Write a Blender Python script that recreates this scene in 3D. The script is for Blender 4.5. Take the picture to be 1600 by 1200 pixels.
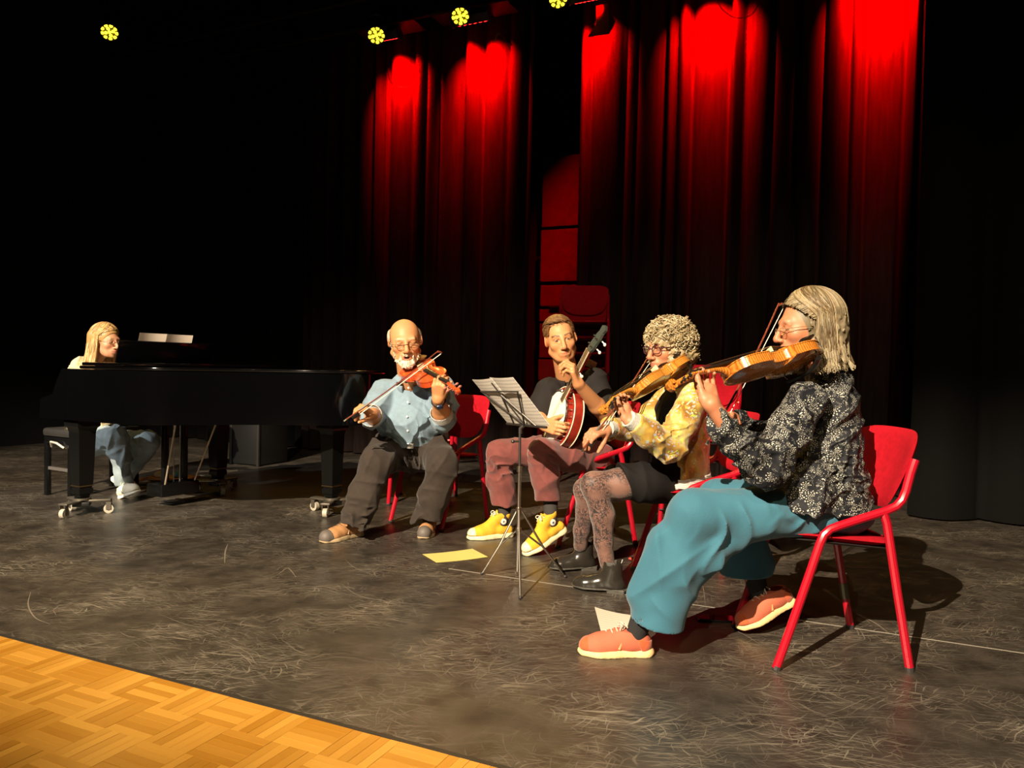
import bpy, bmesh, math, random
import numpy as np
from mathutils import Vector, Matrix
for o in list(bpy.data.objects): bpy.data.objects.remove(o)
SC = bpy.context.scene
COL = SC.collection
PI = math.pi
# ---------------------------------------------------------------- camera
CAM_H, FPX, PITCH, ROLL = 1.0, 1200.0, math.atan(27/1200), 0.019
_f = Vector((0, math.cos(PITCH), -math.sin(PITCH)))
_u0 = Vector((0, math.sin(PITCH), math.cos(PITCH)))
_r0 = Vector((1, 0, 0))
_r = _r0*math.cos(ROLL) + _u0*math.sin(ROLL)
_u = -_r0*math.sin(ROLL) + _u0*math.cos(ROLL)
cam_d = bpy.data.cameras.new('camera'); cam_d.sensor_width = 36; cam_d.lens = 36*FPX/1600
cam_d.clip_start = .05; cam_d.clip_end = 60
cam = bpy.data.objects.new('camera', cam_d); COL.objects.link(cam)
cam.matrix_world = Matrix(((_r.x, _u.x, -_f.x, 0), (_r.y, _u.y, -_f.y, 0), (_r.z, _u.z, -_f.z, CAM_H), (0, 0, 0, 1)))
SC.camera = cam
# ---------------------------------------------------------------- world, light, exposure
w = bpy.data.worlds.new('world'); SC.world = w; w.use_nodes = True
w.node_tree.nodes['Background'].inputs[0].default_value = (1, .8, .55, 1)
w.node_tree.nodes['Background'].inputs[1].default_value = .004
SC.view_settings.view_transform = 'Standard'; SC.view_settings.look = 'None'
SC.view_settings.gamma = 1; SC.view_settings.use_curve_mapping = False
SC.view_settings.exposure = 0.0
def spot(name, loc, target, watts, color, size, blend=.3, radius=.08):
    d = bpy.data.lights.new(name, 'SPOT'); d.energy = watts; d.color = color
    d.spot_size = math.radians(size); d.spot_blend = blend; d.shadow_soft_size = radius
    o = bpy.data.objects.new(name, d); COL.objects.link(o); o.location = loc
    o.rotation_euler = (Vector(target)-Vector(loc)).to_track_quat('-Z', 'Y').to_euler()
    return o
# front-of-house lamps behind the camera (warm white key from the left, a weaker one further along the same bar)
FOH = ((-4.1, -4.6, 6.3), (-.4, -4.6, 6.3))
spot('front_of_house_spot', FOH[0], (-.6, 3.9, .0), 14500, (1, .83, .61), 58, .35, .03)
spot('front_of_house_spot', FOH[1], (.4, 3.6, .0), 900, (1, .78, .48), 52, .5, .03)
# side boom lamp on the left, cool white on the pianist and the keyboard end
SIDE = (-6.3, 2.3, 3.7)
spot('side_boom_spot', SIDE, (-2.95, 5.6, .5), 700, (.95, .97, 1), 24, .5, .05)
def P(px, py, d):
    """pixel of the 1600x1200 frame + distance along the stage depth (world Y) -> point in the place"""
    v = _f + _r*((px-800)/FPX) + _u*((600-py)/FPX)
    v = v*(d/v.y)
    return Vector((v.x, v.y, v.z+CAM_H))
def F(px, py, z=0.0):
    v = _f + _r*((px-800)/FPX) + _u*((600-py)/FPX)
    v = v*((z-CAM_H)/v.z)
    return Vector((v.x, v.y, z))
# ---------------------------------------------------------------- object helpers
def wmat(o):
    m = o.matrix_basis.copy()
    while o.parent:
        o = o.parent; m = o.matrix_basis @ m
    return m
def tag(o, label=None, cat=None, group=None, kind=None):
    if label: o['label'] = label
    if cat: o['category'] = cat
    if group: o['group'] = group
    if kind: o['kind'] = kind
    return o
def thing(name, label, cat, loc=(0, 0, 0), rz=0.0, group=None):
    o = bpy.data.objects.new(name, None); COL.objects.link(o); o.empty_display_size = .1
    o.location = loc; o.rotation_euler = (0, 0, rz)
    return tag(o, label, cat, group)
class G:
    """geometry collector"""
    def __init__(s): s.v = []; s.f = []
    def add(s, vs, fs):
        b = len(s.v); s.v += [tuple(x) for x in vs]; s.f += [tuple(i+b for i in f) for f in fs]; return s
    def box(s, c, d, rot=None, bev=0.0):
        hx, hy, hz = d[0]/2, d[1]/2, d[2]/2
        if bev:
            b = bev; vs = []; 
            bm = bmesh.new(); bmesh.ops.create_cube(bm, size=1)
            for v in bm.verts: v.co = Vector((v.co.x*d[0], v.co.y*d[1], v.co.z*d[2]))
            bmesh.ops.bevel(bm, geom=bm.edges[:], offset=bev, segments=2, affect='EDGES', profile=.5)
            vs = [v.co.copy() for v in bm.verts]; bm.verts.index_update()
            fs = [[v.index for v in f.verts] for f in bm.faces]; bm.free()
        else:
            vs = [Vector((x, y, z)) for x in (-hx, hx) for y in (-hy, hy) for z in (-hz, hz)]
            fs = [(0, 1, 3, 2), (4, 6, 7, 5), (0, 4, 5, 1), (2, 3, 7, 6), (0, 2, 6, 4), (1, 5, 7, 3)]
        c = Vector(c)
        return s.add([((rot @ v) if rot else v)+c for v in vs], fs)
    def tube(s, pts, r, n=8, cap=True, flat=None):
        pts = [Vector(p) for p in pts]; m = len(pts)
        rs = r if isinstance(r, (list, tuple)) else [r]*m
        t = [(pts[min(i+1, m-1)]-pts[max(i-1, 0)]).normalized() for i in range(m)]
        a = Vector((0, 0, 1)) if abs(t[0].z) < .9 else Vector((1, 0, 0))
        nn = t[0].cross(a).normalized(); vs = []
        for i in range(m):
            nn = (nn - t[i]*nn.dot(t[i])).normalized(); bb = t[i].cross(nn)
            for k in range(n):
                an = 2*PI*k/n; e = nn*math.cos(an)+bb*math.sin(an)
                vs.append(pts[i]+e*rs[i])
        fs = [(i*n+k, i*n+(k+1) % n, (i+1)*n+(k+1) % n, (i+1)*n+k) for i in range(m-1) for k in range(n)]
        if cap: fs += [tuple(range(n))[::-1], tuple((m-1)*n+k for k in range(n))]
        return s.add(vs, fs)
    def lathe(s, prof, n=24, mat=None):
        vs = []; m = len(prof)
        for (r, z) in prof:
            for k in range(n):
                a = 2*PI*k/n; vs.append(Vector((r*math.cos(a), r*math.sin(a), z)))
        fs = [(i*n+k, i*n+(k+1) % n, (i+1)*n+(k+1) % n, (i+1)*n+k) for i in range(m-1) for k in range(n)]
        fs += [tuple(range(n))[::-1], tuple((m-1)*n+k for k in range(n))]
        if mat: vs = [mat @ v for v in vs]
        return s.add(vs, fs)
    def ball(s, c, r, n=10, mat=None):
        R = (r, r, r) if not isinstance(r, (tuple, list)) else r
        vs = []; c = Vector(c)
        for i in range(1, n):
            for k in range(2*n):
                th = PI*i/n; ph = PI*k/n
                v = Vector((R[0]*math.sin(th)*math.cos(ph), R[1]*math.sin(th)*math.sin(ph), R[2]*math.cos(th)))
                vs.append(((mat @ v) if mat else v)+c)
        t0 = Vector((0, 0, R[2])); t1 = -t0
        vs += [((mat @ t0) if mat else t0)+c, ((mat @ t1) if mat else t1)+c]
        m = 2*n; top = (n-1)*m
        fs = [(i*m+k, (i+1)*m+k, (i+1)*m+(k+1) % m, i*m+(k+1) % m) for i in range(n-2) for k in range(m)]
        fs += [(top, k, (k+1) % m) for k in range(m)]+[(top+1, (n-2)*m+(k+1) % m, (n-2)*m+k) for k in range(m)]
        return s.add(vs, fs)
    def prism(s, poly, z0, z1, mat=None):
        n = len(poly)
        vs = [Vector((p[0], p[1], z0)) for p in poly]+[Vector((p[0], p[1], z1)) for p in poly]
        if mat: vs = [mat @ v for v in vs]
        fs = [tuple(range(n))[::-1], tuple(range(n, 2*n))]+[(i, (i+1) % n, n+(i+1) % n, n+i) for i in range(n)]
        return s.add(vs, fs)
    def grid(s, rows, closed=False):
        m = len(rows[0]); vs = [p for r in rows for p in r]
        q = m if closed else m-1
        return s.add(vs, [(i*m+k, i*m+(k+1) % m, (i+1)*m+(k+1) % m, (i+1)*m+k) for i in range(len(rows)-1) for k in range(q)])
    def xf(s, mat):
        s.v = [tuple(mat @ Vector(v)) for v in s.v]; return s
    def obj(s, name, mat, parent=None, smooth=True, world=False, sharp=35):
        return mesh_obj(name, s.v, s.f, mat, parent, smooth, world, sharp)
def mesh_obj(name, v, f, mat, parent=None, smooth=True, world=False, sharp=None, cols=None, fix=True):
    me = bpy.data.meshes.new(name)
    if world and parent is not None:
        inv = np.array(wmat(parent).inverted()); va = np.array(v, dtype=np.float64)
        v = va @ inv[:3, :3].T + inv[:3, 3]
    if isinstance(v, np.ndarray): v = v.tolist()
    if isinstance(f, np.ndarray): f = f.tolist()
    me.from_pydata(v, [], f)
    if fix:
        bm = bmesh.new(); bm.from_mesh(me); bmesh.ops.recalc_face_normals(bm, faces=bm.faces[:]); bm.to_mesh(me); bm.free()
    if smooth:
        me.shade_smooth()
        if sharp:
            try: me.set_sharp_from_angle(angle=math.radians(sharp))
            except Exception: pass
    if cols is not None:
        at = me.color_attributes.new('Col', 'FLOAT_COLOR', 'POINT')
        ca = np.ones((len(me.vertices), 4), dtype=np.float32); ca[:, :3] = cols
        at.data.foreach_set('color', ca.ravel())
    if mat is not None: me.materials.append(mat)
    o = bpy.data.objects.new(name, me); COL.objects.link(o)
    if parent is not None: o.parent = parent
    return o
def copy_tree(o, parent=None):
    c = o.copy(); COL.objects.link(c); c.parent = parent
    for ch in list(o.children): copy_tree(ch, c)
    return c
def bez(p, n=12):
    """Catmull-Rom through points"""
    p = [Vector(x) for x in p]; q = [p[0]*2-p[1]]+p+[p[-1]*2-p[-2]]; out = []
    for i in range(1, len(q)-2):
        for k in range(n):
            t = k/n
            out.append(.5*((2*q[i])+(q[i+1]-q[i-1])*t+(2*q[i-1]-5*q[i]+4*q[i+1]-q[i+2])*t*t+(3*q[i]-q[i-1]-3*q[i+1]+q[i+2])*t**3))
    out.append(p[-1]); return out
# ---------------------------------------------------------------- materials
MATS = {}
def M(name, col=(.5, .5, .5), rough=.5, metal=0.0, spec=.5, var=0.0, vscale=20.0, bump=0.0, bscale=200.0, coat=0.0, emit=None, estr=0.0, sheen=0.0, attr=False, sss=0.0, stretch=None, trans=0.0):
    if name in MATS: return MATS[name]
    m = bpy.data.materials.new(name); m.use_nodes = True; nt = m.node_tree; b = nt.nodes['Principled BSDF']
    I = b.inputs
    I['Base Color'].default_value = (*col, 1); I['Roughness'].default_value = rough; I['Metallic'].default_value = metal
    I['Specular IOR Level'].default_value = spec; I['Coat Weight'].default_value = coat; I['Sheen Weight'].default_value = sheen
    if trans: I['Transmission Weight'].default_value = trans
    if sss: I['Subsurface Weight'].default_value = sss; I['Subsurface Radius'].default_value = (.012, .005, .003); I['Subsurface Scale'].default_value = 1
    if emit: I['Emission Color'].default_value = (*emit, 1); I['Emission Strength'].default_value = estr
    N = nt.nodes; L = nt.links
    tc = N.new('ShaderNodeTexCoord'); src = tc.outputs['Object']
    if stretch:
        mp = N.new('ShaderNodeMapping'); mp.inputs['Scale'].default_value = stretch; L.new(src, mp.inputs[0]); src = mp.outputs[0]
    base = None
    if attr:
        a = N.new('ShaderNodeAttribute'); a.attribute_name = 'Col'; base = a.outputs['Color']; L.new(base, I['Base Color'])
    if var:
        nz = N.new('ShaderNodeTexNoise'); nz.inputs['Scale'].default_value = vscale; nz.inputs['Detail'].default_value = 4; L.new(src, nz.inputs['Vector'])
        mr = N.new('ShaderNodeMapRange'); mr.inputs[1].default_value = .3; mr.inputs[2].default_value = .7
        mr.inputs[3].default_value = 1-var; mr.inputs[4].default_value = 1+var; L.new(nz.outputs[0], mr.inputs[0])
        mx = N.new('ShaderNodeMix'); mx.data_type = 'RGBA'; mx.blend_type = 'MULTIPLY'; mx.inputs[0].default_value = 1
        if base: L.new(base, mx.inputs[6])
        else: mx.inputs[6].default_value = (*col, 1)
        L.new(mr.outputs[0], mx.inputs[7]); L.new(mx.outputs[2], I['Base Color'])
    if bump:
        nb = N.new('ShaderNodeTexNoise'); nb.inputs['Scale'].default_value = bscale; nb.inputs['Detail'].default_value = 3; L.new(src, nb.inputs['Vector'])
        bp = N.new('ShaderNodeBump'); bp.inputs['Strength'].default_value = bump; bp.inputs['Distance'].default_value = .003
        L.new(nb.outputs[0], bp.inputs['Height']); L.new(bp.outputs[0], I['Normal'])
    MATS[name] = m; return m
# ================================================================ THE SETTING
SX = Vector((.9064, -.4224, 0)); SN = Vector((.4224, .9064, 0))       # along the stage front / towards the back
E0 = Vector((0, 1.903, 0))                                            # a point of the stage front edge
RSTAGE = Matrix.Rotation(math.atan2(SX.y, SX.x), 3, 'Z')
RST4 = RSTAGE.to_4x4()
def S(a, b, z=0.0): return E0 + SX*a + SN*b + Vector((0, 0, z))
def vinyl_mat():
    m = bpy.data.materials.new('scuffed_black_vinyl'); m.use_nodes = True; nt = m.node_tree; N = nt.nodes; L = nt.links
    b = N['Principled BSDF']; tc = N.new('ShaderNodeTexCoord')
    def math_(op, a, c=None, v=None):
        n = N.new('ShaderNodeMath'); n.operation = op; L.new(a, n.inputs[0])
        if c is not None: L.new(c, n.inputs[1])
        if v is not None: n.inputs[1].default_value = v
        return n.outputs[0]
    tot = None
    for i, (ang, sx, sy, lo, hi) in enumerate(((0.1, 4, 100, .61, .67), (.75, 6, 140, .64, .69), (-.55, 5, 130, .63, .69), (1.5, 7, 150, .66, .70), (-1.1, 7, 150, .66, .70), (.35, 12, 200, .61, .68), (-.2, 11, 190, .61, .68), (.05, 16, 230, .60, .68))):
        # bend the strokes a little so that the scuffs curve
        nw = N.new('ShaderNodeTexNoise'); nw.inputs['Scale'].default_value = 2.2+.3*i; L.new(tc.outputs['Object'], nw.inputs['Vector'])
        vs = N.new('ShaderNodeVectorMath'); vs.operation = 'SCALE'; vs.inputs[3].default_value = .22; L.new(nw.outputs['Color'], vs.inputs[0])
        va = N.new('ShaderNodeVectorMath'); va.operation = 'ADD'; L.new(tc.outputs['Object'], va.inputs[0]); L.new(vs.outputs[0], va.inputs[1])
        r_ = N.new('ShaderNodeMapping'); r_.inputs['Rotation'].default_value = (0, 0, ang); r_.inputs['Location'].default_value = (i*3.1, i*1.7, 0); L.new(va.outputs[0], r_.inputs[0])
        mp = N.new('ShaderNodeMapping'); mp.inputs['Scale'].default_value = (sx, sy, 1); L.new(r_.outputs[0], mp.inputs[0])
        nz = N.new('ShaderNodeTexNoise'); nz.inputs['Scale'].default_value = 1; nz.inputs['Detail'].default_value = 2; L.new(mp.outputs[0], nz.inputs['Vector'])
        mr = N.new('ShaderNodeMapRange'); mr.inputs[1].default_value = lo; mr.inputs[2].default_value = hi; L.new(nz.outputs[0], mr.inputs[0])
        tot = mr.outputs[0] if tot is None else math_('MAXIMUM', tot, mr.outputs[0])
    big = N.new('ShaderNodeTexNoise'); big.inputs['Scale'].default_value = 2.6; big.inputs['Detail'].default_value = 5; L.new(tc.outputs['Object'], big.inputs['Vector'])
    bm = N.new('ShaderNodeMapRange'); bm.inputs[1].default_value = .40; bm.inputs[2].default_value = .66; bm.inputs[3].default_value = .10; L.new(big.outputs[0], bm.inputs[0])
    scr = math_('MULTIPLY', tot, bm.outputs[0])
    cl = N.new('ShaderNodeTexNoise'); cl.inputs['Scale'].default_value = 9; cl.inputs['Detail'].default_value = 6; L.new(tc.outputs['Object'], cl.inputs['Vector'])
    cr = N.new('ShaderNodeValToRGB'); cr.color_ramp.elements[0].position = .3; cr.color_ramp.elements[1].position = .72
    cr.color_ramp.elements[0].color = (.022, .018, .0145, 1); cr.color_ramp.elements[1].color = (.055, .045, .035, 1); L.new(cl.outputs[0], cr.inputs[0])
    mx = N.new('ShaderNodeMix'); mx.data_type = 'RGBA'; L.new(math_('MULTIPLY', scr, v=.9), mx.inputs[0]); L.new(cr.outputs[0], mx.inputs[6]); mx.inputs[7].default_value = (.20, .17, .13, 1)
    L.new(mx.outputs[2], b.inputs['Base Color'])
    rr = N.new('ShaderNodeMapRange'); rr.inputs[3].default_value = .26; rr.inputs[4].default_value = .44; L.new(cl.outputs[0], rr.inputs[0])
    L.new(math_('ADD', rr.outputs[0], math_('MULTIPLY', scr, v=.2)), b.inputs['Roughness'])
    bp = N.new('ShaderNodeBump'); bp.inputs['Strength'].default_value = .10; bp.inputs['Distance'].default_value = .004; L.new(cl.outputs[0], bp.inputs['Height']); L.new(bp.outputs[0], b.inputs['Normal'])
    b.inputs['Specular IOR Level'].default_value = .42
    return m
VIN = vinyl_mat()
BLACK = M('matt_black_paint', (.006, .006, .006), .9, spec=.1)
VELVET = M('black_stage_velvet', (.020, .013, .012), .95, spec=.03, var=.25, vscale=6, stretch=(6, 6, .6))
BLACKCLOTH = M('black_masking_cloth', (.0050, .0047, .0044), .95, spec=.05)
TAPE = M('pale_seam_tape', (.30, .27, .22), .5)
# stage floor: strips of dance vinyl laid parallel to the stage front
fl = thing('floor', None, None); tag(fl, kind='structure')
LANE = 1.56
for i in range(5):
    g = G(); g.box((0, LANE*(i+.5), -.015), (16, LANE-.003, .03))
    g.xf(Matrix.Translation(E0) @ RST4)
    g.obj('vinyl_sheet', VIN, fl, smooth=False)
for i, (x0, x1) in ((1, (-1.05, 2.6)),):
    g = G(); g.box(((x0+x1)/2, LANE*i, .0004), (x1-x0, .006, .0008)); g.xf(Matrix.Translation(E0) @ RST4); g.obj('seam_tape', TAPE, fl, smooth=False)
# long curved scratches one can follow with the eye
SCR = M('pale_scratch', (.15, .125, .095), .6)
def scratch(pts, wd):
    c = bez([F(*p, z=.0006) for p in pts], 6); g = G(); rows = []
    for i, p in enumerate(c):
        t = (c[min(i+1, len(c)-1)]-c[max(i-1, 0)]).normalized(); n_ = Vector((-t.y, t.x, 0)); w_ = wd*(.3+.7*math.sin(PI*i/(len(c)-1)))
        rows.append([p-n_*w_, p+n_*w_])
    g.grid(rows); g.obj('scratch', SCR, fl, smooth=False)
for pts, wd in (([(48, 925), (44, 945), (55, 965), (78, 975)], .0025), ([(540, 875), (556, 888), (590, 900)], .002), ([(533, 912), (560, 930), (610, 940), (690, 947)], .0025),
                ([(351, 880), (352, 862), (356, 850)], .004), ([(356, 852), (400, 860), (460, 862), (520, 868)], .0018), ([(435, 897), (450, 888), (463, 902)], .003), ([(20, 868), (120, 862), (230, 858), (330, 866)], .0016),
                ([(110, 915), (230, 900), (330, 905)], .0013), ([(690, 1000), (800, 985), (905, 990)], .0012), ([(250, 960), (300, 978), (370, 985)], .0013), ([(1010, 905), (1060, 915), (1110, 930), (1130, 937)], .002), ([(1095, 905), (1100, 925), (1102, 945)], .0015),
                ([(1330, 955), (1365, 972), (1390, 990)], .004), ([(1130, 978), (1160, 990), (1190, 1008)], .0015), ([(1500, 985), (1560, 1000), (1598, 1010)], .0012), ([(1230, 1130), (1340, 1120), (1450, 1128)], .0012), ([(900, 1100), (960, 1085), (1030, 1092)], .001)):
    scratch(pts, wd)
# wooden mosaic parquet of the hall, in front of the stage floor
def wood_mat(name, c0, c1):
    m = bpy.data.materials.new(name); m.use_nodes = True; nt = m.node_tree; N = nt.nodes; L = nt.links; b = N['Principled BSDF']
    tc = N.new('ShaderNodeTexCoord'); mp = N.new('ShaderNodeMapping'); mp.inputs['Scale'].default_value = (6, 60, 60); L.new(tc.outputs['Object'], mp.inputs[0])
    oi = N.new('ShaderNodeObjectInfo'); ad = N.new('ShaderNodeVectorMath'); ad.operation = 'ADD'; L.new(mp.outputs[0], ad.inputs[0]); L.new(oi.outputs['Location'], ad.inputs[1])
    nz = N.new('ShaderNodeTexNoise'); nz.inputs['Scale'].default_value = 1.3; nz.inputs['Detail'].default_value = 4; L.new(ad.outputs[0], nz.inputs['Vector'])
    a1 = N.new('ShaderNodeMath'); a1.operation = 'MULTIPLY_ADD'; a1.inputs[1].default_value = .45; a1.inputs[2].default_value = -.22; L.new(nz.outputs[0], a1.inputs[0])
    a2 = N.new('ShaderNodeMath'); a2.operation = 'ADD'; L.new(a1.outputs[0], a2.inputs[0]); L.new(oi.outputs['Random'], a2.inputs[1])
    cr = N.new('ShaderNodeValToRGB'); cr.color_ramp.elements[0].color = (*c0, 1); cr.color_ramp.elements[1].color = (*c1, 1); L.new(a2.outputs[0], cr.inputs[0])
    L.new(cr.outputs[0], b.inputs['Base Color']); b.inputs['Roughness'].default_value = .3; b.inputs['Coat Weight'].default_value = .15; b.inputs['Coat Roughness'].default_value = .2
    return m
PARQ = wood_mat('golden_parquet_wood', (.37, .155, .014), (.56, .275, .042))
fp = thing('floor_parquet', None, None, E0 - Vector((0, 0, 0)), math.atan2(SX.y, SX.x)); tag(fp, kind='structure')
g = G(); g.box((0, -4.62, -.03), (18, 9.2, .03)); g.obj('subfloor', M('dark_parquet_joint', (.20, .09, .018), .6), fp, smooth=False)
fin = G(); BL, NF = .150, 5; FW = BL/NF
fin.box((0, 0, -.0055), (BL-.0008, FW-.0007, .019), bev=.0004)
fmesh = None; cells = []
for i in range(-26, 22):
    for j in range(0, 14):
        cells.append((i, j))
def seen(p):
    v = p-Vector((0, 0, CAM_H)); d = v.dot(_f)
    if d < .3: return False
    x = 800+FPX*v.dot(_r)/d; y = 600-FPX*v.dot(_u)/d
    return -60 < x < 1640 and y < 1250
rnd = random.Random(4); near = []; far = []
for (i, j) in cells:
    for k in range(NF):
        c = Vector(((i+.5)*BL, -.016-(j+.5)*BL, 0)); off = (k-(NF-1)/2)*FW
        if (i+j) % 2 == 0: p = c+Vector((0, off, 0)); rz = 0
        else: p = c+Vector((off, 0, 0)); rz = PI/2
        wp = E0+RSTAGE @ p
        (near if seen(wp) else far).append((p, rz))
print('parquet strips in view', len(near))
near.sort(key=lambda q: -q[0].y)
first = None
for p, rz in near[:300]:
    if first is None: first = fin.obj('parquet_strip', PARQ, fp, smooth=False); o = first
    else: o = first.copy(); COL.objects.link(o)
    o.location = p+Vector((0, 0, -.004+rnd.uniform(-.0003, .0003))); o.rotation_euler = (0, 0, rz)
g = G()
for p, rz in near[300:]+far: g.box(p+Vector((0, 0, -.0095)), (BL-.0008, FW-.0007, .019) if rz == 0 else (FW-.0007, BL-.0008, .019))
o = g.obj('parquet_strips_beyond', PARQ, fp, smooth=False); tag(o, kind='stuff')
g = G(); g.box((0, -.008, -.008), (16, .014, .018)); o = g.obj('trim_1', M('dark_edge_strip', (.02, .017, .014), .5), None, smooth=False); o.location = E0; o.rotation_euler = (0, 0, math.atan2(SX.y, SX.x)); tag(o, kind='structure')
# black room shell
def wall(name, a, b, z0, z1, th=.1):
    a = Vector(a); b = Vector(b); d = b-a; g = G(); g.box((0, 0, 0), (d.length, th, z1-z0))
    o = g.obj(name, BLACK, None, smooth=False); c = (a+b)/2; o.location = (c.x, c.y, (z0+z1)/2); o.rotation_euler = (0, 0, math.atan2(d.y, d.x)); return tag(o, kind='structure')
BW = 7.55   # distance of the back wall behind the stage edge
wall('wall_back', S(-8, BW), S(8, BW), -.03, 7)
wall('wall_left', S(-8, -9), S(-8, BW), -.03, 7)
wall('wall_right', S(8, -9), S(8, BW), -.03, 7)
wall('wall_front', S(-8, -9), S(8, -9), -.03, 7)
g = G(); g.box((0, 0, 0), (16.2, 16.8, .1)); o = g.obj('ceiling', BLACK, None, smooth=False); o.location = S(0, (BW-9)/2, 7.05); o.rotation_euler = (0, 0, math.atan2(SX.y, SX.x)); tag(o, kind='structure')
# ---------------------------------------------------------------- stage curtains
def curtain(name, label, a, b, z0, z1, mat, seed, depth=.21, wmin=.08, wmax=.34, lean=0.0):
    rn = random.Random(seed); a = Vector(a); b = Vector(b); d = (b-a); Ln = d.length; t = d/Ln; n = Vector((t.y, -t.x, 0))
    if n.y > 0: n = -n
    edges = [0.0]
    while edges[-1] < Ln: edges.append(edges[-1]+rn.uniform(wmin, wmax))
    amp = [rn.uniform(.35, 1.0) for _ in edges]; ex = [rn.uniform(.45, .8) for _ in edges]; sk = [rn.uniform(-.25, .25) for _ in edges]
    smp = []
    for i in range(len(edges)-1):
        for k in range(12):
            s_ = edges[i]+(edges[i+1]-edges[i])*k/12
            if s_ > Ln: break
            q = k/12; q = q+sk[i]*math.sin(PI*q)*.5
            smp.append((s_, amp[i]*max(0, math.sin(PI*min(1, max(0, q))))**ex[i]))
    rows = []; nz = 9
    for j in range(nz):
        f = j/(nz-1); z = z0+(z1-z0)*f; row = []
        for (s_, o_) in smp:
            wob = .018*math.sin(s_*5.1+f*2.3+seed)*(1-f)+.010*math.sin(s_*13+f*4)*(1-f)
            row.append(a+t*(s_+wob+lean*(z-z0))+n*(o_*depth*(1.0-.12*f)+wob)+Vector((0, 0, z)))
        rows.append(row)
    base = (a+b)/2
    rows = [[p-base for p in r] for r in rows]
    o = G().grid(rows).obj(name, mat, None, sharp=None); o.location = base
    return tag(o, label, 'curtain', 'stage curtains')
def back(X, off=0.0): return Vector((X, 7.87-.466*X, 0)) + SN*off
curtain('stage_curtain', 'tall pleated curtain lit red from above, left of the dark gap behind the musicians', back(-2.45), back(.21), .015, 6.6, VELVET, 3, lean=.004)
curtain('stage_curtain', 'wide pleated curtain lit in red streaks, right of the dark gap and chair stack', back(.60), back(4.3), .015, 6.6, VELVET, 8, lean=.006)
curtain('masking_curtain', 'black unlit masking curtain behind the grand piano at far left', back(-6.2, .12), back(-2.35, .1), .015, 6.6, BLACKCLOTH, 5)
curtain('masking_curtain', 'black masking curtain hanging at the right edge behind the red chair', (2.80, 5.38, 0), (5.4, 4.9, 0), .015, 6.6, BLACKCLOTH, 6, wmin=.2, wmax=.5)
# stand-in for the red-lit wall in the gap, red put into the colour
REDW = M('red_lit_wall_colour', (.045, .002, .003), .6, var=.2, vscale=8)
cg = back(.25, 1.7); d1 = thing('gap_wall', None, None, cg, math.atan2(SX.y, SX.x)); tag(d1, kind='structure')
for k, (z0, z1, dx) in enumerate(((.02, .55, 0), (.57, .82, 0), (.84, 1.10, 0), (1.12, 1.55, .0), (1.57, 1.72, 0), (1.76, 2.02, 0), (2.06, 2.7, 0), (2.74, 3.6, 0))):
    g = G(); g.box((.05+dx, .02*(k % 2), (z0+z1)/2), (1.5, .05, z1-z0), bev=.006); g.obj('gap_wall_panel', REDW, d1, smooth=False)
g = G(); g.tube([(-.55, -.06, 1.74), (.6, -.06, 1.74)], .015); g.obj('wall_pipe', BLACK, d1)
# ---------------------------------------------------------------- lighting bars and lamps
BLKM = M('black_lamp_metal', (.012, .012, .012), .55, spec=.4)
def bar(name, label, a, b, r=.025):
    c = (Vector(a)+Vector(b))/2; o = G().tube([Vector(a)-c, Vector(b)-c], r, 10).obj(name, BLKM); o.location = c; return tag(o, label, 'pipe')
bar('lighting_pipe', 'black lighting pipe above the red-lit curtains', back(-3.4, -.26)+Vector((0, 0, 4.62)), back(4.4, -.26)+Vector((0, 0, 4.62)))
bar('lighting_pipe', 'black lighting pipe carrying the row of yellow lamps', back(-4.6, -.52)+Vector((0, 0, 4.78)), back(4.2, -.52)+Vector((0, 0, 4.78)))
YE = M('yellow_led_glow', (1, .8, .05), .4, emit=(1, .74, .02), estr=5.0)
RE = M('red_led_glow', (1, .05, .03), .4, emit=(1, .01, .01), estr=12.0)
def lamp(loc, target, led, label, group, col, watts, size, rad=.085, n=12, cut=None, blend=.5):
    loc = Vector(loc); d = (Vector(target)-loc).normalized(); q = d.to_track_quat('Z', 'Y').to_matrix().to_4x4()
    t = thing('stage_lamp', label, 'lamp', loc, 0, group)
    g = G(); g.lathe([(rad*.55, -.20), (rad*.9, -.17), (rad, -.10), (rad*1.08, 0), (rad*1.08, .012), (rad*.96, .012), (rad*.95, -.012)], 20, q); g.obj('housing', BLKM, t)
    g = G(); x = q.to_3x3() @ Vector((1, 0, 0)); x.z = 0; x.normalize(); c = q @ Vector((0, 0, -.08))
    g.tube([c+x*rad*1.15, c+x*rad*1.2+Vector((0, 0, .12)), c+x*rad*.4+Vector((0, 0, .17)), c-x*rad*.4+Vector((0, 0, .17)), c-x*rad*1.2+Vector((0, 0, .12)), c-x*rad*1.15], .008, 6); g.obj('yoke', BLKM, t)
    g = G(); g.tube([c+Vector((0, 0, .17)), c+Vector((0, 0, .26))], .018, 8); g.obj('clamp', BLKM, t)
    spots_ = [(0, 0)]+[(.42*math.cos(2*PI*k/4+.4), .42*math.sin(2*PI*k/4+.4)) for k in range(4)]+[(.80*math.cos(2*PI*k/9), .80*math.sin(2*PI*k/9)) for k in range(9)]
    if cut: spots_ = [p for p in spots_ if cut(p)]
    for (a, b) in spots_:
        g = G(); g.ball((0, 0, 0), (rad*.20, rad*.20, rad*.1), 6); m4 = q @ Matrix.Translation((a*rad, b*rad, .004)); g.xf(m4); g.obj('lens', led, t)
    if watts:
        s_ = spot('lamp_light', loc+d*.03, target, watts, col, size, blend, .05); s_.name = 'stage_lamp_light'
    return t
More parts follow.
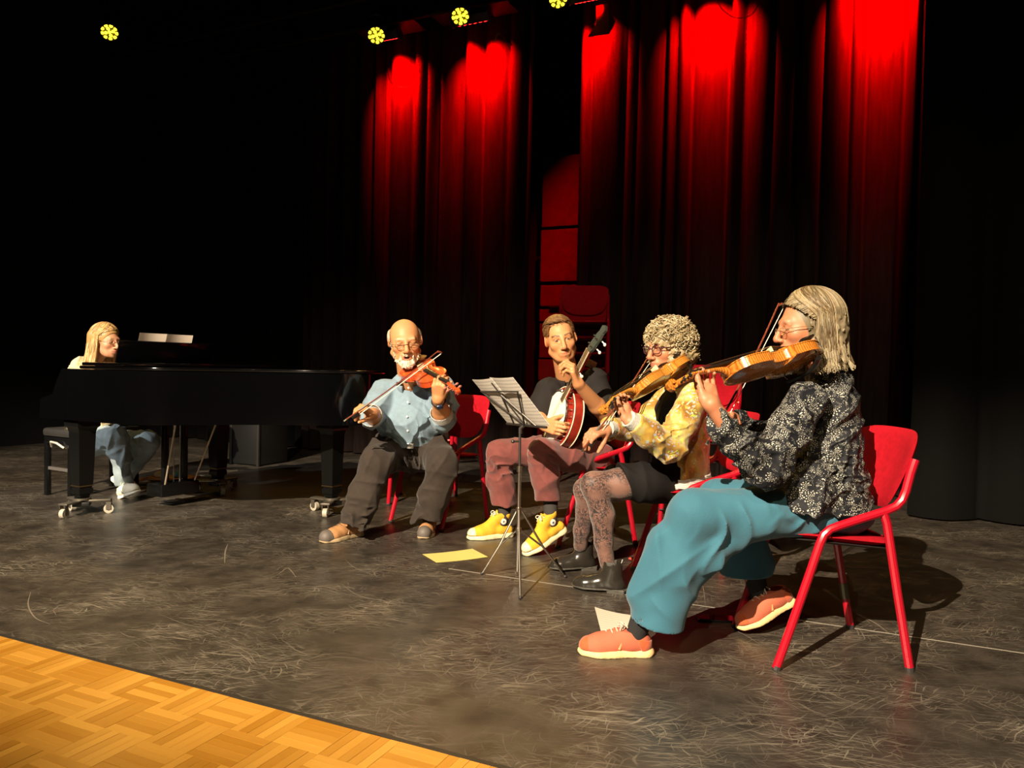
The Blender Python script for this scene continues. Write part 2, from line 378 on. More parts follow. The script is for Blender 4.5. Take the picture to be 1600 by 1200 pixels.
for i, (px, py, Y, tx) in enumerate(((171, 50, 8.0, -1.9), (588, 55, 7.75, -.7), (719, 25, 7.42, 0.2), (872, -2, 7.1, 1.0))):
    p = P(px, py, Y); tgt = (tx, 3.6, .2) if i else (-2.2, 4.5, .3)
    lamp(p, tgt, YE, ['yellow glowing stage lamp alone at upper left above the piano', 'yellow glowing stage lamp furthest left over the red-lit curtain', 'yellow glowing stage lamp in the middle over the red-lit curtain', 'yellow stage lamp cut by the top edge above the curtain gap'][i], 'yellow LED stage lamps', (1, .60, .12), 75, 70)
def batten(c, down, label, width=.46, watts=60):
    """LED bar lying along the curtain and washing it from above"""
    c = Vector(c); t = thing('led_batten', label, 'lamp', c, math.atan2(SX.y, SX.x), 'red LED battens above the curtains')
    dl = RSTAGE.inverted() @ (Vector(down)-c).normalized(); zz = -dl; xx = Vector((1, 0, 0)); xx = (xx-zz*xx.dot(zz)).normalized(); yy = zz.cross(xx)
    Rm = Matrix((xx, yy, zz)).transposed()
    g = G(); g.box((0, 0, 0), (width+.06, .10, .09), rot=Rm, bev=.008); g.obj('housing', BLKM, t)
    for s_ in (-1, 1):
        g = G(); g.box(Rm @ Vector((s_*(width/2+.035), 0, 0)), (.008, .11, .11), rot=Rm); g.obj('end_plate', BLKM, t, smooth=False)
        g = G(); g.tube([Rm @ Vector((s_*.14, 0, .045)), Vector((s_*.14, .05, .16))], .010, 8); g.obj('clamp', BLKM, t)
    g = G(); g.box((0, .06, .062), (width+.5, .26, .006)); g.obj('wash_cut_flap', BLKM, t, smooth=False)  # flap added to cut the top of the red wash flat
    for k in range(6):
        g = G(); g.ball(Rm @ Vector((-width/2+width*(k+.5)/6, 0, -.046)), (.026, .026, .012), 8, mat=Rm); g.obj('lens', RE, t)
    d = bpy.data.lights.new('led_batten_light', 'AREA'); d.shape = 'RECTANGLE'; d.size = width; d.size_y = .07; d.energy = watts; d.color = (1, 0, 0); d.spread = math.radians(72)
    o = bpy.data.objects.new('led_batten_light', d); COL.objects.link(o); o.location = c+(Vector(down)-c).normalized()*.062; o.rotation_euler = (RSTAGE.to_4x4() @ Rm.to_4x4()).to_euler()
for i, (X, wd, wt) in enumerate(((-1.16, .22, 120), (-.27, .34, 150), (.80, .24, 130), (1.78, .40, 180), (3.02, .40, 190))):
    p = back(X, -.46)+Vector((0, 0, 4.40)); t_ = back(X, -.02)+Vector((0, 0, 3.90))
    batten(p, t_, ['red LED batten at the far left end of the curtain row', 'red LED batten just left of the curtain gap', 'red LED batten just right of the curtain gap', 'red LED batten above the middle of the right curtain', 'red LED batten at the far right end of the curtain row'][i], wd, wt)
# profile spots of the hall: housings with a top shutter that keeps the beam off the back curtains
for i, fo in enumerate(FOH):
    fo = Vector(fo); tg_ = Vector((-.6, 3.9, 0)) if i == 0 else Vector((.4, 3.6, 0)); d_ = (tg_-fo).normalized()
    t = thing('profile_spotlight', ['profile spotlight on the left of the hall bar behind the viewer', 'profile spotlight in the middle of the hall bar behind the viewer'][i], 'lamp', fo, 0, 'front lamps')
    q = d_.to_track_quat('Z', 'Y').to_matrix().to_4x4()
    g = G(); g.lathe([(.10, -.55), (.13, -.5), (.13, -.05), (.125, -.05), (.11, -.045)], 20, q); g.obj('housing', BLKM, t)
    g = G(); hz = Vector((d_.x, d_.y, 0)).normalized(); rt = Vector((hz.y, -hz.x, 0)); dist = .9
    # lower edge of the shutter lies on the line that grazes the space above the musicians' heads
    edge = hz*dist+Vector((0, 0, -dist*(((fo.z-1.38)/10.35) if i == 0 else (fo.z-2.3)/11.4)))
    g.box(edge+Vector((0, 0, .35)), (2.6, .012, .70), rot=Matrix((rt, hz, Vector((0, 0, 1)))).transposed()); g.obj('top_shutter', BLKM, t, smooth=False)
    q4 = [(S(a_, b_)-fo)*.09 for a_, b_ in ((-6, -.42), (6, -.42), (6, -3.6), (-6, -3.6))]; up_ = Vector((0, 0, .008)); g = G(); g.add(q4+[p_+up_ for p_ in q4], [(0, 1, 2, 3), (7, 6, 5, 4)]+[(k, (k+1) % 4, 4+(k+1) % 4, 4+k) for k in range(4)]); g.obj('parquet_dimming_flag', BLKM, t, smooth=False)  # unseen flag added below the beam to dim the parquet before the stage
    for s_ in (-1, 1):
        g = G(); g.tube([rt*s_*.12, hz*dist+rt*s_*.9+Vector((0, 0, .3-dist*.5))], .012, 6); g.obj('shutter_arm', BLKM, t)
bar('lighting_pipe', 'black pipe of the hall carrying the profile spotlights', Vector((-4.6, -4.75, 6.55)), Vector((.4, -4.75, 6.55)))
# loose cables hanging from the pipes
CAB = M('black_cable', (.02, .02, .02), .4)
def cable(pts, label, r=.006, mat=CAB, name='cable'):
    pts = bez(pts, 8); c = pts[0].copy(); o = G().tube([p-c for p in pts], r, 6).obj(name, mat); o.location = c; return tag(o, label, 'cable')
cable([P(652, 85, 8.0), P(655, 110, 8.0), P(648, 130, 8.0), P(630, 136, 8.0), P(612, 130, 8.0), P(604, 108, 8.0)], 'black cable looping in front of the leftmost red streak', .003)
cable([P(800, 70, 7.55), P(793, 66, 7.5), P(780, 52, 7.5), P(772, 66, 7.55)], 'short black cable by the lamp left of the gap')
cable([P(1118, -8, 6.55), P(1128, 14, 6.55), P(1150, 28, 6.6), P(1175, 22, 6.6), P(1190, -4, 6.6)], 'black cable drooping at the top above the right curtain', .004)
# flag of black foil hanging above the right curtain
g = G(); c0 = P(935, 40, 7.05)
g.add([P(x, y, Y)-c0 for (x, y, Y) in ((918, 58, 7.05), (952, 53, 7.0), (962, 34, 7.0), (950, 5, 7.05), (932, 10, 7.1), (931, 38, 7.07), (918, 58.5, 7.08), (952, 53.5, 7.03), (962, 34, 7.03), (950, 5, 7.08), (932, 10, 7.13), (931, 38, 7.1))], [(0, 1, 2, 3, 4, 5), (11, 10, 9, 8, 7, 6)]+[(i, (i+1) % 6, 6+(i+1) % 6, 6+i) for i in range(6)])
o = g.obj('lamp_barn_door', BLKM, smooth=False); o.location = c0; tag(o, 'black barn door flap hanging before the right curtain top', 'lamp flap')
# black flight case behind the piano
c0 = F(382, 727); t = thing('equipment_case', 'black equipment case standing behind the grand piano', 'case', c0, math.atan2(SX.y, SX.x))
DK = M('black_case_laminate', (.006, .0056, .005), .5)
g = G(); g.box((0, .2, .36), (.36, .4, .70), bev=.01); g.obj('body', DK, t)
for x in (-.17, .17):
    g = G(); g.box((x, 0, .36), (.03, .03, .72), bev=.004); g.obj('corner_rail', M('dull_metal_edge', (.05, .045, .04), .45, metal=.6), t)
# ================================================================ CHAIRS
REDF = M('red_wool_upholstery', (.38, .004, .013), .85, var=.14, vscale=60, bump=.5, bscale=700, spec=.15)
REDT = M('red_lacquered_tube', (.36, .004, .015), .3, spec=.4, coat=.25)
CAPM = M('dark_foot_cap', (.03, .025, .025), .5)
SHELL = M('dark_seat_shell', (.02, .015, .015), .5)
def tz(t, z, x): return Vector((x, t-.2275, z))
def make_chair():
    t = thing('chair', 'x', 'chair', (0, 0, 0))
    HW = .213
    # seat cushion: rounded slab that dips to the rear
    def slab(z_top, th, x_half, t0, t1, mat, name, puff):
        rows = []; nx, ny = 14, 14; top = []; bot = []
        for j in range(ny+1):
            rt, rb = [], []
            for i in range(nx+1):
                a = -1+2*i/nx; b = -1+2*j/ny
                # superellipse mapping
                k = (abs(a)**5+abs(b)**5)**(1/5) if (a or b) else 1
                m = max(abs(a), abs(b)) or 1
                s_ = m/k if k else 1
                x = a*s_*x_half; y = (t0+t1)/2+b*s_*(t1-t0)/2
                f = (y-t0)/(t1-t0); e = max(abs(a), abs(b)); rim = 1-max(0, (e-.72)/.28)**2.2
                dish = .014*(1-(x/x_half)**2)*math.sin(PI*min(1, max(0, f)))
                zc = z_top-.035*f-.012*max(0, (.2-f)/.2)**2-dish
                rt.append(tz(y, zc+puff*(rim-1), x)); rb.append(tz(y, zc-th*(.35+.65*rim), x))
            top.append(rt); bot.append(rb)
        g = G(); g.grid(top); g.grid([r[::-1] for r in bot])
        m = nx+1
        ring = [(0, i) for i in range(nx)]+[(j, nx) for j in range(ny)]+[(ny, nx-i) for i in range(nx)]+[(ny-j, 0) for j in range(ny)]
        off = (nx+1)*(ny+1)
        for q in range(len(ring)):
            a, b = ring[q], ring[(q+1) % len(ring)]
            ia, ib = a[0]*m+a[1], b[0]*m+b[1]; ja, jb = off+a[0]*m+(nx-a[1]), off+b[0]*m+(nx-b[1])
            g.f.append((ia, ib, jb, ja))
        return g.obj(name, mat, t, sharp=60)
    slab(.472, .032, .205, .045, .43, REDF, 'seat', .014)
    slab(.444, .014, .195, .06, .425, SHELL, 'seat_shell', .004)
    # backrest: bowed shell, wider at the top, rounded corners
    nx, nz = 18, 16; fr, bk = [], []
    for j in range(nz+1):
        rf, rb = [], []
        for i in range(nx+1):
            a = -1+2*i/nx; b = -1+2*j/nz
            k = (abs(a)**4.5+abs(b)**4.5)**(1/4.5) if (a or b) else 1; m = max(abs(a), abs(b)) or 1; s_ = m/k if k else 1
            v = (b*s_+1)/2; hw = .178+.052*v**.8; x = a*s_*hw
            z = .545+.262*v-.012*(1-(x/hw)**2)*(1-v)*1.5; tt = .405+.095*v**1.25+.012*math.sin(PI*v) - .050*(abs(x)/.225)**2.0+.012
            e = max(abs(a), abs(b)); rim = 1-max(0, (e-.8)/.2)**2
            rf.append(tz(tt-.011*rim, z, x)); rb.append(tz(tt+.012*rim, z, x))
        fr.append(rf); bk.append(rb)
    g = G(); g.grid(fr); g.grid(bk); b_ = g.obj('backrest', REDF, t, sharp=None)
    for s in (-1, 1):
        x = s*HW
        path = bez([(0, .004), (.066, .20), (.138, .425), (.155, .462), (.19, .482), (.30, .522), (.375, .550), (.408, .572), (.425, .615), (.447, .70)], 5) if False else None
        pts2 = [(0.0, .006), (.05, .155), (.10, .31), (.138, .43), (.150, .458), (.17, .476), (.20, .488), (.28, .515), (.36, .541), (.392, .556), (.412, .578), (.424, .61), (.438, .67), (.452, .715)]
        g = G(); g.tube([tz(a, z, x) for a, z in pts2], .0148, 10); g.obj('side_frame', REDT, t)
        g = G(); g.tube([tz(.350, .535, x), tz(.362, .50, x), tz(.408, .25, x), tz(.455, .006, x)], .0145, 10); g.obj('leg', REDT, t)
        for tt in (0.0, .455):
            g = G(); g.tube([tz(tt, 0.0, x), tz(tt+(.004 if tt == 0 else -.002), .014, x)], .0158, 10); g.obj('foot_cap', CAPM, t)
    g = G(); g.tube([tz(.165, .455, -HW), tz(.165, .446, -.1), tz(.165, .446, .1), tz(.165, .455, HW)], .010, 8); g.obj('cross_bar', REDT, t)
    return t
CHAIR0 = make_chair(); _used = [False]
def chair(x, y, face, label, z=0.0, group='red stacking chairs'):
    if not _used[0]: o = CHAIR0; _used[0] = True
    else: o = copy_tree(CHAIR0)
    o.location = (x, y, z); o.rotation_euler = (0, 0, math.atan2(face[0], -face[1])); tag(o, label, 'chair', group); return o
chG = chair(1.125, 2.775, (-1, -.03), 'red chair at the right front under the woman in teal trousers')
cl = G().tube([tz(.432, .118, -.213), tz(.4215, .178, -.213)], .0166, 10).obj('connector_sleeve', M('olive_metal_sleeve', (.10, .09, .05), .45, metal=.5), chG); 
chB = chair(-.45, 4.92, (-.58, -.81), 'red chair under the bearded man in the blue shirt')
chA = chair(-.64, 5.66, (-.05, -1), 'empty red chair hidden behind the bearded fiddler, only its legs showing')
chC = chair(.455, 4.50, (-.98, -.18), 'red chair under the banjo player in maroon trousers')
chD = chair(.86, 3.62, (-1, -.04), 'red chair under the woman in the yellow flowered jacket')
for k in range(3):
    chair(1.22+.012*k, 4.95+.012*k, (-.35, -1), ['bottom', 'middle', 'top'][k]+' chair of the low stack behind the woman in yellow', .115*k, 'low chair stack')
nm = ['bottom', 'second', 'third', 'fourth', 'fifth', 'sixth', 'seventh', 'top']
for k in range(8):
    b = P(907, 573, 6.72)
    chair(b.x+.004*k, b.y+.010*k, (-.10, -1), ('%s red chair, counted upwards, of the tall stack by the curtain gap' % nm[k]) if 0 < k < 7 else ('%s red chair of the tall stack by the curtain gap' % nm[k]), .136*k, 'tall chair stack')
# sheets and books lying on the seat behind the woman in yellow
bk = thing('sheet_music_pile', 'small pile of white booklets on the seat behind the woman in yellow', 'booklets', (.955, 3.63, .447))
WH = M('white_paper', (.60, .55, .47), .7)
for k, (dx, dy, rz) in enumerate(((0, 0, .1), (.01, .02, -.12), (-.005, .03, .3))):
    g = G(); g.box((0, 0, 0), (.13, .30, .008), bev=.001); o = g.obj('booklet', WH, bk, smooth=False); o.location = (dx, dy, .006+.0115*k); o.rotation_euler = (0, 0, rz)

# ================================================================ GRAND PIANO
PA = Vector((.87, -.49, 0)).normalized(); PK = Vector((-PA.y, PA.x, 0)); PO = F(128, 803)
prz = math.atan2(PA.y, PA.x)
piano = thing('grand_piano', 'black lacquered grand piano with closed lid standing on wheeled dollies', 'piano', PO, prz)
LAC = M('black_piano_lacquer', (.0014, .0014, .0017), .09, spec=.5)
LAC.node_tree.nodes['Principled BSDF'].inputs['Coat Weight'].default_value = .4; LAC.node_tree.nodes['Principled BSDF'].inputs['Coat Roughness'].default_value = .10
LACS = M('black_satin_lacquer', (.004, .004, .004), .25, spec=.5)
BRASS = M('dull_brass', (.55, .40, .20), .3, metal=1.0)
# local axes: x = keyboard -> tail, y = treble -> bass
side = [(-.30, -.10), (.0, -.10), (.30, -.10), (.50, -.09)]
bent = [(.50, -.09), (.66, -.06), (.78, .02), (.88, .14), (1.0, .28), (1.14, .42), (1.30, .54), (1.44, .63), (1.55, .74), (1.61, .88), (1.60, 1.02), (1.54, 1.12), (1.44, 1.17)]
bb = [(p.x, p.y) for p in bez([(a, b, 0) for a, b in bent], 5)]
outl = side[:-1]+bb+[(-.30, 1.17)]
body = [(x, y) for x, y in outl if x > -.299]
rimo = [(-.02, -.10)]+[p for p in outl if p[0] > 0.0 and not (p[1] > 1.16 and p[0] < 1.4)]+[(-.02, 1.17)]
def inset(poly, d):
    n = len(poly); out = []
    for i in range(n):
        a, b, c = Vector((*poly[i-1], 0)), Vector((*poly[i], 0)), Vector((*poly[(i+1) % n], 0))
        t1 = (b-a).normalized(); t2 = (c-b).normalized(); nn = Vector((-t1.y-t2.y, t1.x+t2.x, 0)).normalized(); k = max(.5, nn.dot(Vector((-t1.y, t1.x, 0))))
        q = b+nn*(d/k); out.append((q.x, q.y))
    return out
g = G(); g.prism(rimo, .625, .935); g.obj('rim', LAC, piano, sharp=25)
g = G(); g.prism(inset(rimo, -.006), .612, .628); g.obj('rim_moulding', LAC, piano, sharp=25)
g = G(); lido = inset([(.16, -.10)]+[p for p in rimo if p[0] > .17]+[(.16, 1.17)], -.012); li = [[Vector((x, y, z)) for x, y in (inset(lido, i_) if i_ else lido)] for i_, z in ((.006, .937), (.0015, .940), (0, .944), (0, .951), (.0015, .955), (.006, .957))]; g.grid(li, True); g.add(li[0], [tuple(range(len(lido)))[::-1]]); g.add(li[-1], [tuple(range(len(lido)))]); g.obj('lid', LAC, piano, sharp=70)
g = G(); g.box((.36, .535, .968), (.40, 1.28, .020), bev=.004); g.obj('folded_front_lid', LAC, piano)
# keyboard block: keybed, arms (cheeks), keyslip, fallboard, keys
g = G(); g.box((-.16, .535, .635), (.30, 1.27, .05), bev=.005); g.obj('keybed', LAC, piano)
for y in (-.075, 1.145):
    g = G(); prof = [(-.30, .61), (-.02, .61), (-.02, .935), (-.06, .935), (-.12, .85), (-.16, .77), (-.24, .75), (-.30, .735)]
    m4 = Matrix(((1, 0, 0, 0), (0, 0, 1, y-.026), (0, 1, 0, 0), (0, 0, 0, 1)))
    g.prism(prof, 0, .052, m4); g.obj('arm', LAC, piano, sharp=25)
g = G(); g.box((-.295, .535, .675), (.02, 1.17, .055), bev=.003); g.obj('key_slip', LAC, piano)
wk = G(); bkk = G()
for k in range(52): wk.box((-.215, .535-.585+1.17*(k+.5)/52, .705), (.15, 1.17/52-.0012, .02))
for k in range(51):
    if k % 7 in (0, 2, 3, 5, 6): bkk.box((-.185, .535-.585+1.17*(k+1)/52, .722), (.095, .011, .018))
o = wk.obj('white_keys', M('ivory_keys', (.7, .66, .56), .3), piano, smooth=False); tag(o, kind='stuff')
o = bkk.obj('black_keys', LACS, piano, smooth=False); tag(o, kind='stuff')
g = G(); g.box((-.115, .535, .78), (.02, 1.17, .14), rot=Matrix.Rotation(.25, 3, 'Y'), bev=.003); g.obj('fallboard', LAC, piano)
# music desk
g = G(); g.box((.10, .535, 1.03), (.014, .74, .20), rot=Matrix.Rotation(.30, 3, 'Y'), bev=.004); g.obj('music_desk', LAC, piano)
g = G(); g.box((.02, .535, .946), (.16, .80, .016), bev=.003); g.obj('desk_slide', LAC, piano)
# legs
def leg(x, y):
    g = G(); rows = []
    for (h, z) in ((.075, .625), (.075, .57), (.062, .555), (.056, .53), (.046, .20), (.040, .17), (.046, .165), (.046, .135), (.034, .13), (.030, .105)):
        rows.append([Vector((x+sx*h, y+sy*h, z)) for sx, sy in ((-1, -1), (1, -1), (1, 1), (-1, 1))])
    g.grid(rows, True); g.add(rows[0], [(0, 1, 2, 3)]); g.add(rows[-1], [(3, 2, 1, 0)])
    l = g.obj('leg', LACS, piano, smooth=False)
    g = G(); g.box((x, y, .185), (.096, .096, .006)); g.obj('brass_band', BRASS, l, smooth=False)
LEGS = ((0, 0), (0, 1.06), (1.27, .93))
for x, y in LEGS: leg(x, y)
GREY = M('worn_steel_plate', (.16, .14, .11), .45, metal=.7); WHEEL = M('pale_rubber_wheel', (.42, .38, .30), .5)
dn = ('three-wheeled piano dolly under the near keyboard-end leg', 'three-wheeled piano dolly under the far leg, in shadow', 'three-wheeled piano dolly under the tail leg beside the fiddler')
for k, (x, y) in enumerate(LEGS):
    wp = PO+Matrix.Rotation(prz, 3, 'Z') @ Vector((x, y, 0))
    d_ = thing('piano_dolly', dn[k], 'dolly', wp, (.35, 1.1, 2.6)[k], 'piano dollies')
    for j in range(3):
        a = 2*PI*j/3; v = Vector((math.cos(a), math.sin(a), 0)); n_ = Vector((-v.y, v.x, 0)); R_ = Matrix.Rotation(a, 3, 'Z')
        g = G(); g.box(v*.085+Vector((0, 0, .088)), (.17, .062, .012), rot=R_, bev=.003); g.obj('arm', GREY, d_)
        g = G(); g.tube([v*.155-n_*.014+Vector((0, 0, .03)), v*.155+n_*.014+Vector((0, 0, .03))], .030, 16); wh = g.obj('wheel', WHEEL, d_)
        g = G(); g.tube([v*.155-n_*.017+Vector((0, 0, .03)), v*.155+n_*.017+Vector((0, 0, .03))], .012, 10); g.obj('hub', GREY, wh)
        for s in (-1, 1):
            g = G(); g.box(v*.155+n_*s*.019+Vector((0, 0, .055)), (.03, .003, .06), rot=R_); g.obj('fork', GREY, d_, smooth=False)
    g = G(); g.lathe([(.055, .094), (.055, .106), (.045, .106), (.045, .100)], 20); g.obj('leg_cup', GREY, d_)
    g = G(); g.box((0, 0, .068), (.10, .10, .03), bev=.006); g.obj('centre_block', DK, d_)
# pedal lyre
lx, ly = .20, .53
for y in (-.075, .075):
    g = G(); g.box((lx, ly+y, .40), (.035, .04, .46), bev=.004); g.obj('lyre_post', LACS, piano)
g = G(); g.box((lx-.01, ly, .12), (.16, .30, .085), bev=.008); g.obj('pedal_box', LACS, piano)
for y in (-.05, 0, .05):
    g = G(); g.tube([(lx-.01, ly+y, .15), (lx-.01, ly+y, .62)], .0045, 8); g.obj('pedal_rod', M('pale_steel_rod', (.6, .55, .48), .3, metal=.9), piano)
    g = G(); g.tube([(lx-.07, ly+y, .085), (lx-.12, ly+y, .08), (lx-.16, ly+y, .07)], [.008, .012, .016], 8); g.obj('pedal', BRASS, piano)
for y in (-.12, .12):
    g = G(); g.tube([(lx+.03, ly+y*.9, .09), (lx+.24, ly+y*1.4, .62)], .006, 8); g.obj('lyre_brace', M('pale_brace_rod', (.62, .50, .36), .35, metal=.6), piano)
# open sheet music on the desk
sm = thing('sheet_music', 'open white sheet music standing on the piano music desk', 'sheet music', PO+Matrix.Rotation(prz, 3, 'Z') @ Vector((.075, .52, .94)), prz)
for s in (-1, 1):
    rows = []
    for j in range(5):
        z = .03+.21*j/4; rows.append([Vector((-.022+.31*z+.012*math.sin(PI*i/6)*-1, s*(.003+.205*i/6), z)) for i in range(7)])
    g = G(); g.grid(rows); g.grid([[p+Vector((-.004, 0, 0)) for p in r] for r in rows]); g.obj('page', M('warm_white_page', (.80, .68, .56), .7), sm, sharp=None)
# ---------------------------------------------------------------- piano bench
bc = Vector((-3.13, 5.74, 0)); bench = thing('piano_bench', 'black padded piano bench under the pianist', 'bench', bc, prz)
g = G(); g.box((0, 0, .462), (.34, .56, .06), bev=.02); g.obj('cushion', M('black_leather', (.03, .028, .025), .35, bump=.3, bscale=80), bench)
g = G(); g.box((0, 0, .405), (.32, .54, .05), bev=.004); g.obj('apron', LACS, bench)
for x in (-.145, .145):
    for y in (-.25, .25):
        g = G(); g.box((x, y, .20), (.035, .035, .40), bev=.003); g.obj('leg', LACS, bench)
for y in (-.25, .25):
    g = G(); g.box((0, y, .20), (.27, .015, .022)); g.obj('stretcher', M('worn_black_bar', (.10, .09, .08), .35), bench, smooth=False)
g = G(); g.tube([(-.06, -.27, .36), (-.02, -.30, .40), (.05, -.30, .395), (.10, -.275, .36)], .008, 6); g.obj('height_lever', M('pale_lever', (.5, .45, .36), .4), bench)
# orange wooden box with cloths behind the pedals
c0 = F(272, 757); wb = thing('wooden_tray', 'low orange wooden tray on the floor behind the piano pedals', 'tray', c0, -.10)
ORW = M('orange_wood', (.52, .22, .03), .45, var=.2, vscale=14)
g = G(); g.box((0, 0, .055), (.34, .20, .02), bev=.003); g.obj('board', ORW, wb)
for x in (-.155, .155):
    g = G(); g.box((x, 0, .023), (.02, .19, .046), bev=.002); g.obj('foot', ORW, wb)
for nm_, lab, dx, col in (('blue_cloth', 'small folded blue cloth on the orange wooden tray', .045, (.10, .35, .55)), ('cream_cloth', 'small cream cloth on the orange wooden tray', -.10, (.65, .55, .36))):
    g = G(); g.ball((0, 0, .018), (.045, .05, .028), 8); o = g.obj(nm_, M(nm_+'_fabric', col, .9, bump=.6, bscale=40)); o.location = c0+Vector((dx, -.03, .066)); tag(o, lab, 'cloth')
cs = F(226, 757); o = G().box((0, 0, .0), (.24, .05, .02), rot=Matrix.Rotation(-.25, 3, 'Y'), bev=.003).obj('wood_offcut', M('red_brown_wood', (.40, .14, .05), .5)); o.location = cs+Vector((0, 0, .045)); o.rotation_euler = (0, 0, .35); tag(o, 'short red-brown wooden slat beside the pianist\'s shoe', 'wood')

# ================================================================ MUSIC STAND
STEEL = M('nickel_stand_tube', (.62, .57, .48), .28, metal=1.0); DSTEEL = M('dark_stand_wire', (.10, .09, .08), .4, metal=.8)
mc = Vector((.043, 3.552, 0)); ms = thing('music_stand', 'folding metal music stand with tripod legs in front of the banjo player', 'music stand', mc)
fa, fb, fc = F(753, 898), F(883, 903), F(813, 936)
def L_(p): return Vector(p)-mc
g = G(); g.tube([L_(mc+Vector((0, 0, .05))), L_(mc+Vector((0, 0, .52)))], .0085, 10); g.obj('lower_tube', STEEL, ms)
g = G(); g.tube([L_(mc+Vector((0, 0, .50))), L_(mc+Vector((-.002, 0, .70)))], .0062, 10); g.obj('upper_tube', DSTEEL, ms)
for z in (.24, .335, .525):
    g = G(); g.tube([Vector((0, 0, z-.012)), Vector((0, 0, z+.012))], .0135, 12); g.obj('collar', STEEL, ms)
g = G(); g.tube([Vector((0, 0, .655)), Vector((-.03, -.01, .655))], .005, 8); g.ball((-.034, -.011, .655), .009, 6); g.obj('thumb_screw', DSTEEL, ms)
for f_ in (fa, fb, fc):
    q = L_(f_); mid = q*.52+Vector((0, 0, .155))
    g = G(); g.tube([Vector((q.x*.05, q.y*.05, .335)), mid, q+Vector((0, 0, .006))], [.0055, .0055, .0045], 8); g.obj('leg', STEEL, ms)
    g = G(); g.tube([Vector((q.x*.05, q.y*.05, .24)), mid], .0045, 8); g.obj('leg_strut', STEEL, ms)
    g = G(); g.ball(q+Vector((0, 0, .007)), .008, 6); g.obj('rubber_tip', CAPM, ms)
tl, tr = P(740, 596, 3.76), P(800, 595, 3.34); bl, br = P(793, 661, 3.76), P(855, 667, 3.34)
dn_ = (tr-tl).cross(bl-tl).normalized()
if dn_.x > 0: dn_ = -dn_            # towards the back of the desk (camera side)
mid_t, mid_b = (tl+tr)/2, (bl+br)/2
def D(u, v, o=0.0): return L_(tl.lerp(tr, u).lerp(bl.lerp(br, u), v)+dn_*o)
g = G(); g.tube([D(0, 1.0, .004), D(1, 1.0, .004)], .006, 8); g.obj('ledge', DSTEEL, ms)
g = G(); g.tube([Vector((0, 0, .69)), Vector((0, 0, .715)), D(.5, .98, .012)], .009, 8); g.obj('tilt_joint', DSTEEL, ms)
for a, b, nm_ in (((.02, .22), (.98, .22), 'desk_bar'), ((.5, .98), (.5, .02), 'desk_spine'), ((.5, .98), (.03, .22), 'desk_arm'), ((.5, .98), (.97, .22), 'desk_arm'), ((.5, .30), (.22, .98), 'desk_arm'), ((.5, .30), (.78, .98), 'desk_arm')):
    g = G(); g.tube([D(*a, .006), D(*b, .006)], .0042, 6); g.obj(nm_, DSTEEL, ms)
def paper_print(name, base, ink, sx=900.0):
    m = bpy.data.materials.new(name); m.use_nodes = True; nt = m.node_tree; N = nt.nodes; L = nt.links; b = N['Principled BSDF']
    tc = N.new('ShaderNodeTexCoord'); sp = N.new('ShaderNodeSeparateXYZ'); L.new(tc.outputs['UV'], sp.inputs[0])
    wv = N.new('ShaderNodeMath'); wv.operation = 'MULTIPLY'; wv.inputs[1].default_value = 14; L.new(sp.outputs[1], wv.inputs[0])
    fr_ = N.new('ShaderNodeMath'); fr_.operation = 'FRACT'; L.new(wv.outputs[0], fr_.inputs[0])
    lt = N.new('ShaderNodeMath'); lt.operation = 'LESS_THAN'; lt.inputs[1].default_value = .42; L.new(fr_.outputs[0], lt.inputs[0])
    mp = N.new('ShaderNodeMapping'); mp.inputs['Scale'].default_value = (60, 160, 1); L.new(tc.outputs['UV'], mp.inputs[0])
    nz = N.new('ShaderNodeTexNoise'); nz.inputs['Scale'].default_value = 1; L.new(mp.outputs[0], nz.inputs['Vector'])
    gt = N.new('ShaderNodeMapRange'); gt.inputs[1].default_value = .45; gt.inputs[2].default_value = .6; L.new(nz.outputs[0], gt.inputs[0])
    mu = N.new('ShaderNodeMath'); mu.operation = 'MULTIPLY'; L.new(lt.outputs[0], mu.inputs[0]); L.new(gt.outputs[0], mu.inputs[1])
    mx = N.new('ShaderNodeMix'); mx.data_type = 'RGBA'; mx.inputs[6].default_value = (*base, 1); mx.inputs[7].default_value = (*ink, 1); L.new(mu.outputs[0], mx.inputs[0])
    L.new(mx.outputs[2], b.inputs['Base Color']); b.inputs['Roughness'].default_value = .7; return m
def sheet(name, pts, mat, label, cat, nu=8, nv=8, th=.0012, sag=0.0, root=None):
    """pts: four corners (top-left, top-right, bottom-left, bottom-right)"""
    a, b, c, d = [Vector(p) for p in pts]; n = (b-a).cross(c-a).normalized(); base = (a+b+c+d)/4; vs, fs, uv = [], [], []
    for s in (0, 1):
        for j in range(nv+1):
            for i in range(nu+1):
                u, v = i/nu, j/nv; p = a.lerp(b, u).lerp(c.lerp(d, u), v)+n*(sag*math.sin(PI*u)+s*th)-base
                vs.append(p); uv.append((u, 1-v))
    m = nu+1; k = m*(nv+1)
    for s in (0, 1):
        for j in range(nv):
            for i in range(nu):
                q = (j*m+i, j*m+i+1, (j+1)*m+i+1, (j+1)*m+i); q = tuple(x+s*k for x in q); fs.append(q if s else q[::-1])
    ring = [i for i in range(m)]+[j*m+nu for j in range(1, nv+1)]+[nv*m+i for i in range(nu-1, -1, -1)]+[j*m for j in range(nv-1, 0, -1)]
    for q in range(len(ring)):
        x, y = ring[q], ring[(q+1) % len(ring)]; fs.append((x, y, y+k, x+k))
    o = mesh_obj(name, vs, fs, mat, None, smooth=False); ul = o.data.uv_layers.new(name='UVMap')
    for lp in o.data.loops: ul.data[lp.index].uv = uv[lp.vertex_index]
    o.location = base; return tag(o, label, cat)
PRN = paper_print('printed_music_paper', (.72, .66, .58), (.30, .27, .25))
def DW(u, v, o): return mc+D(u, v, o)
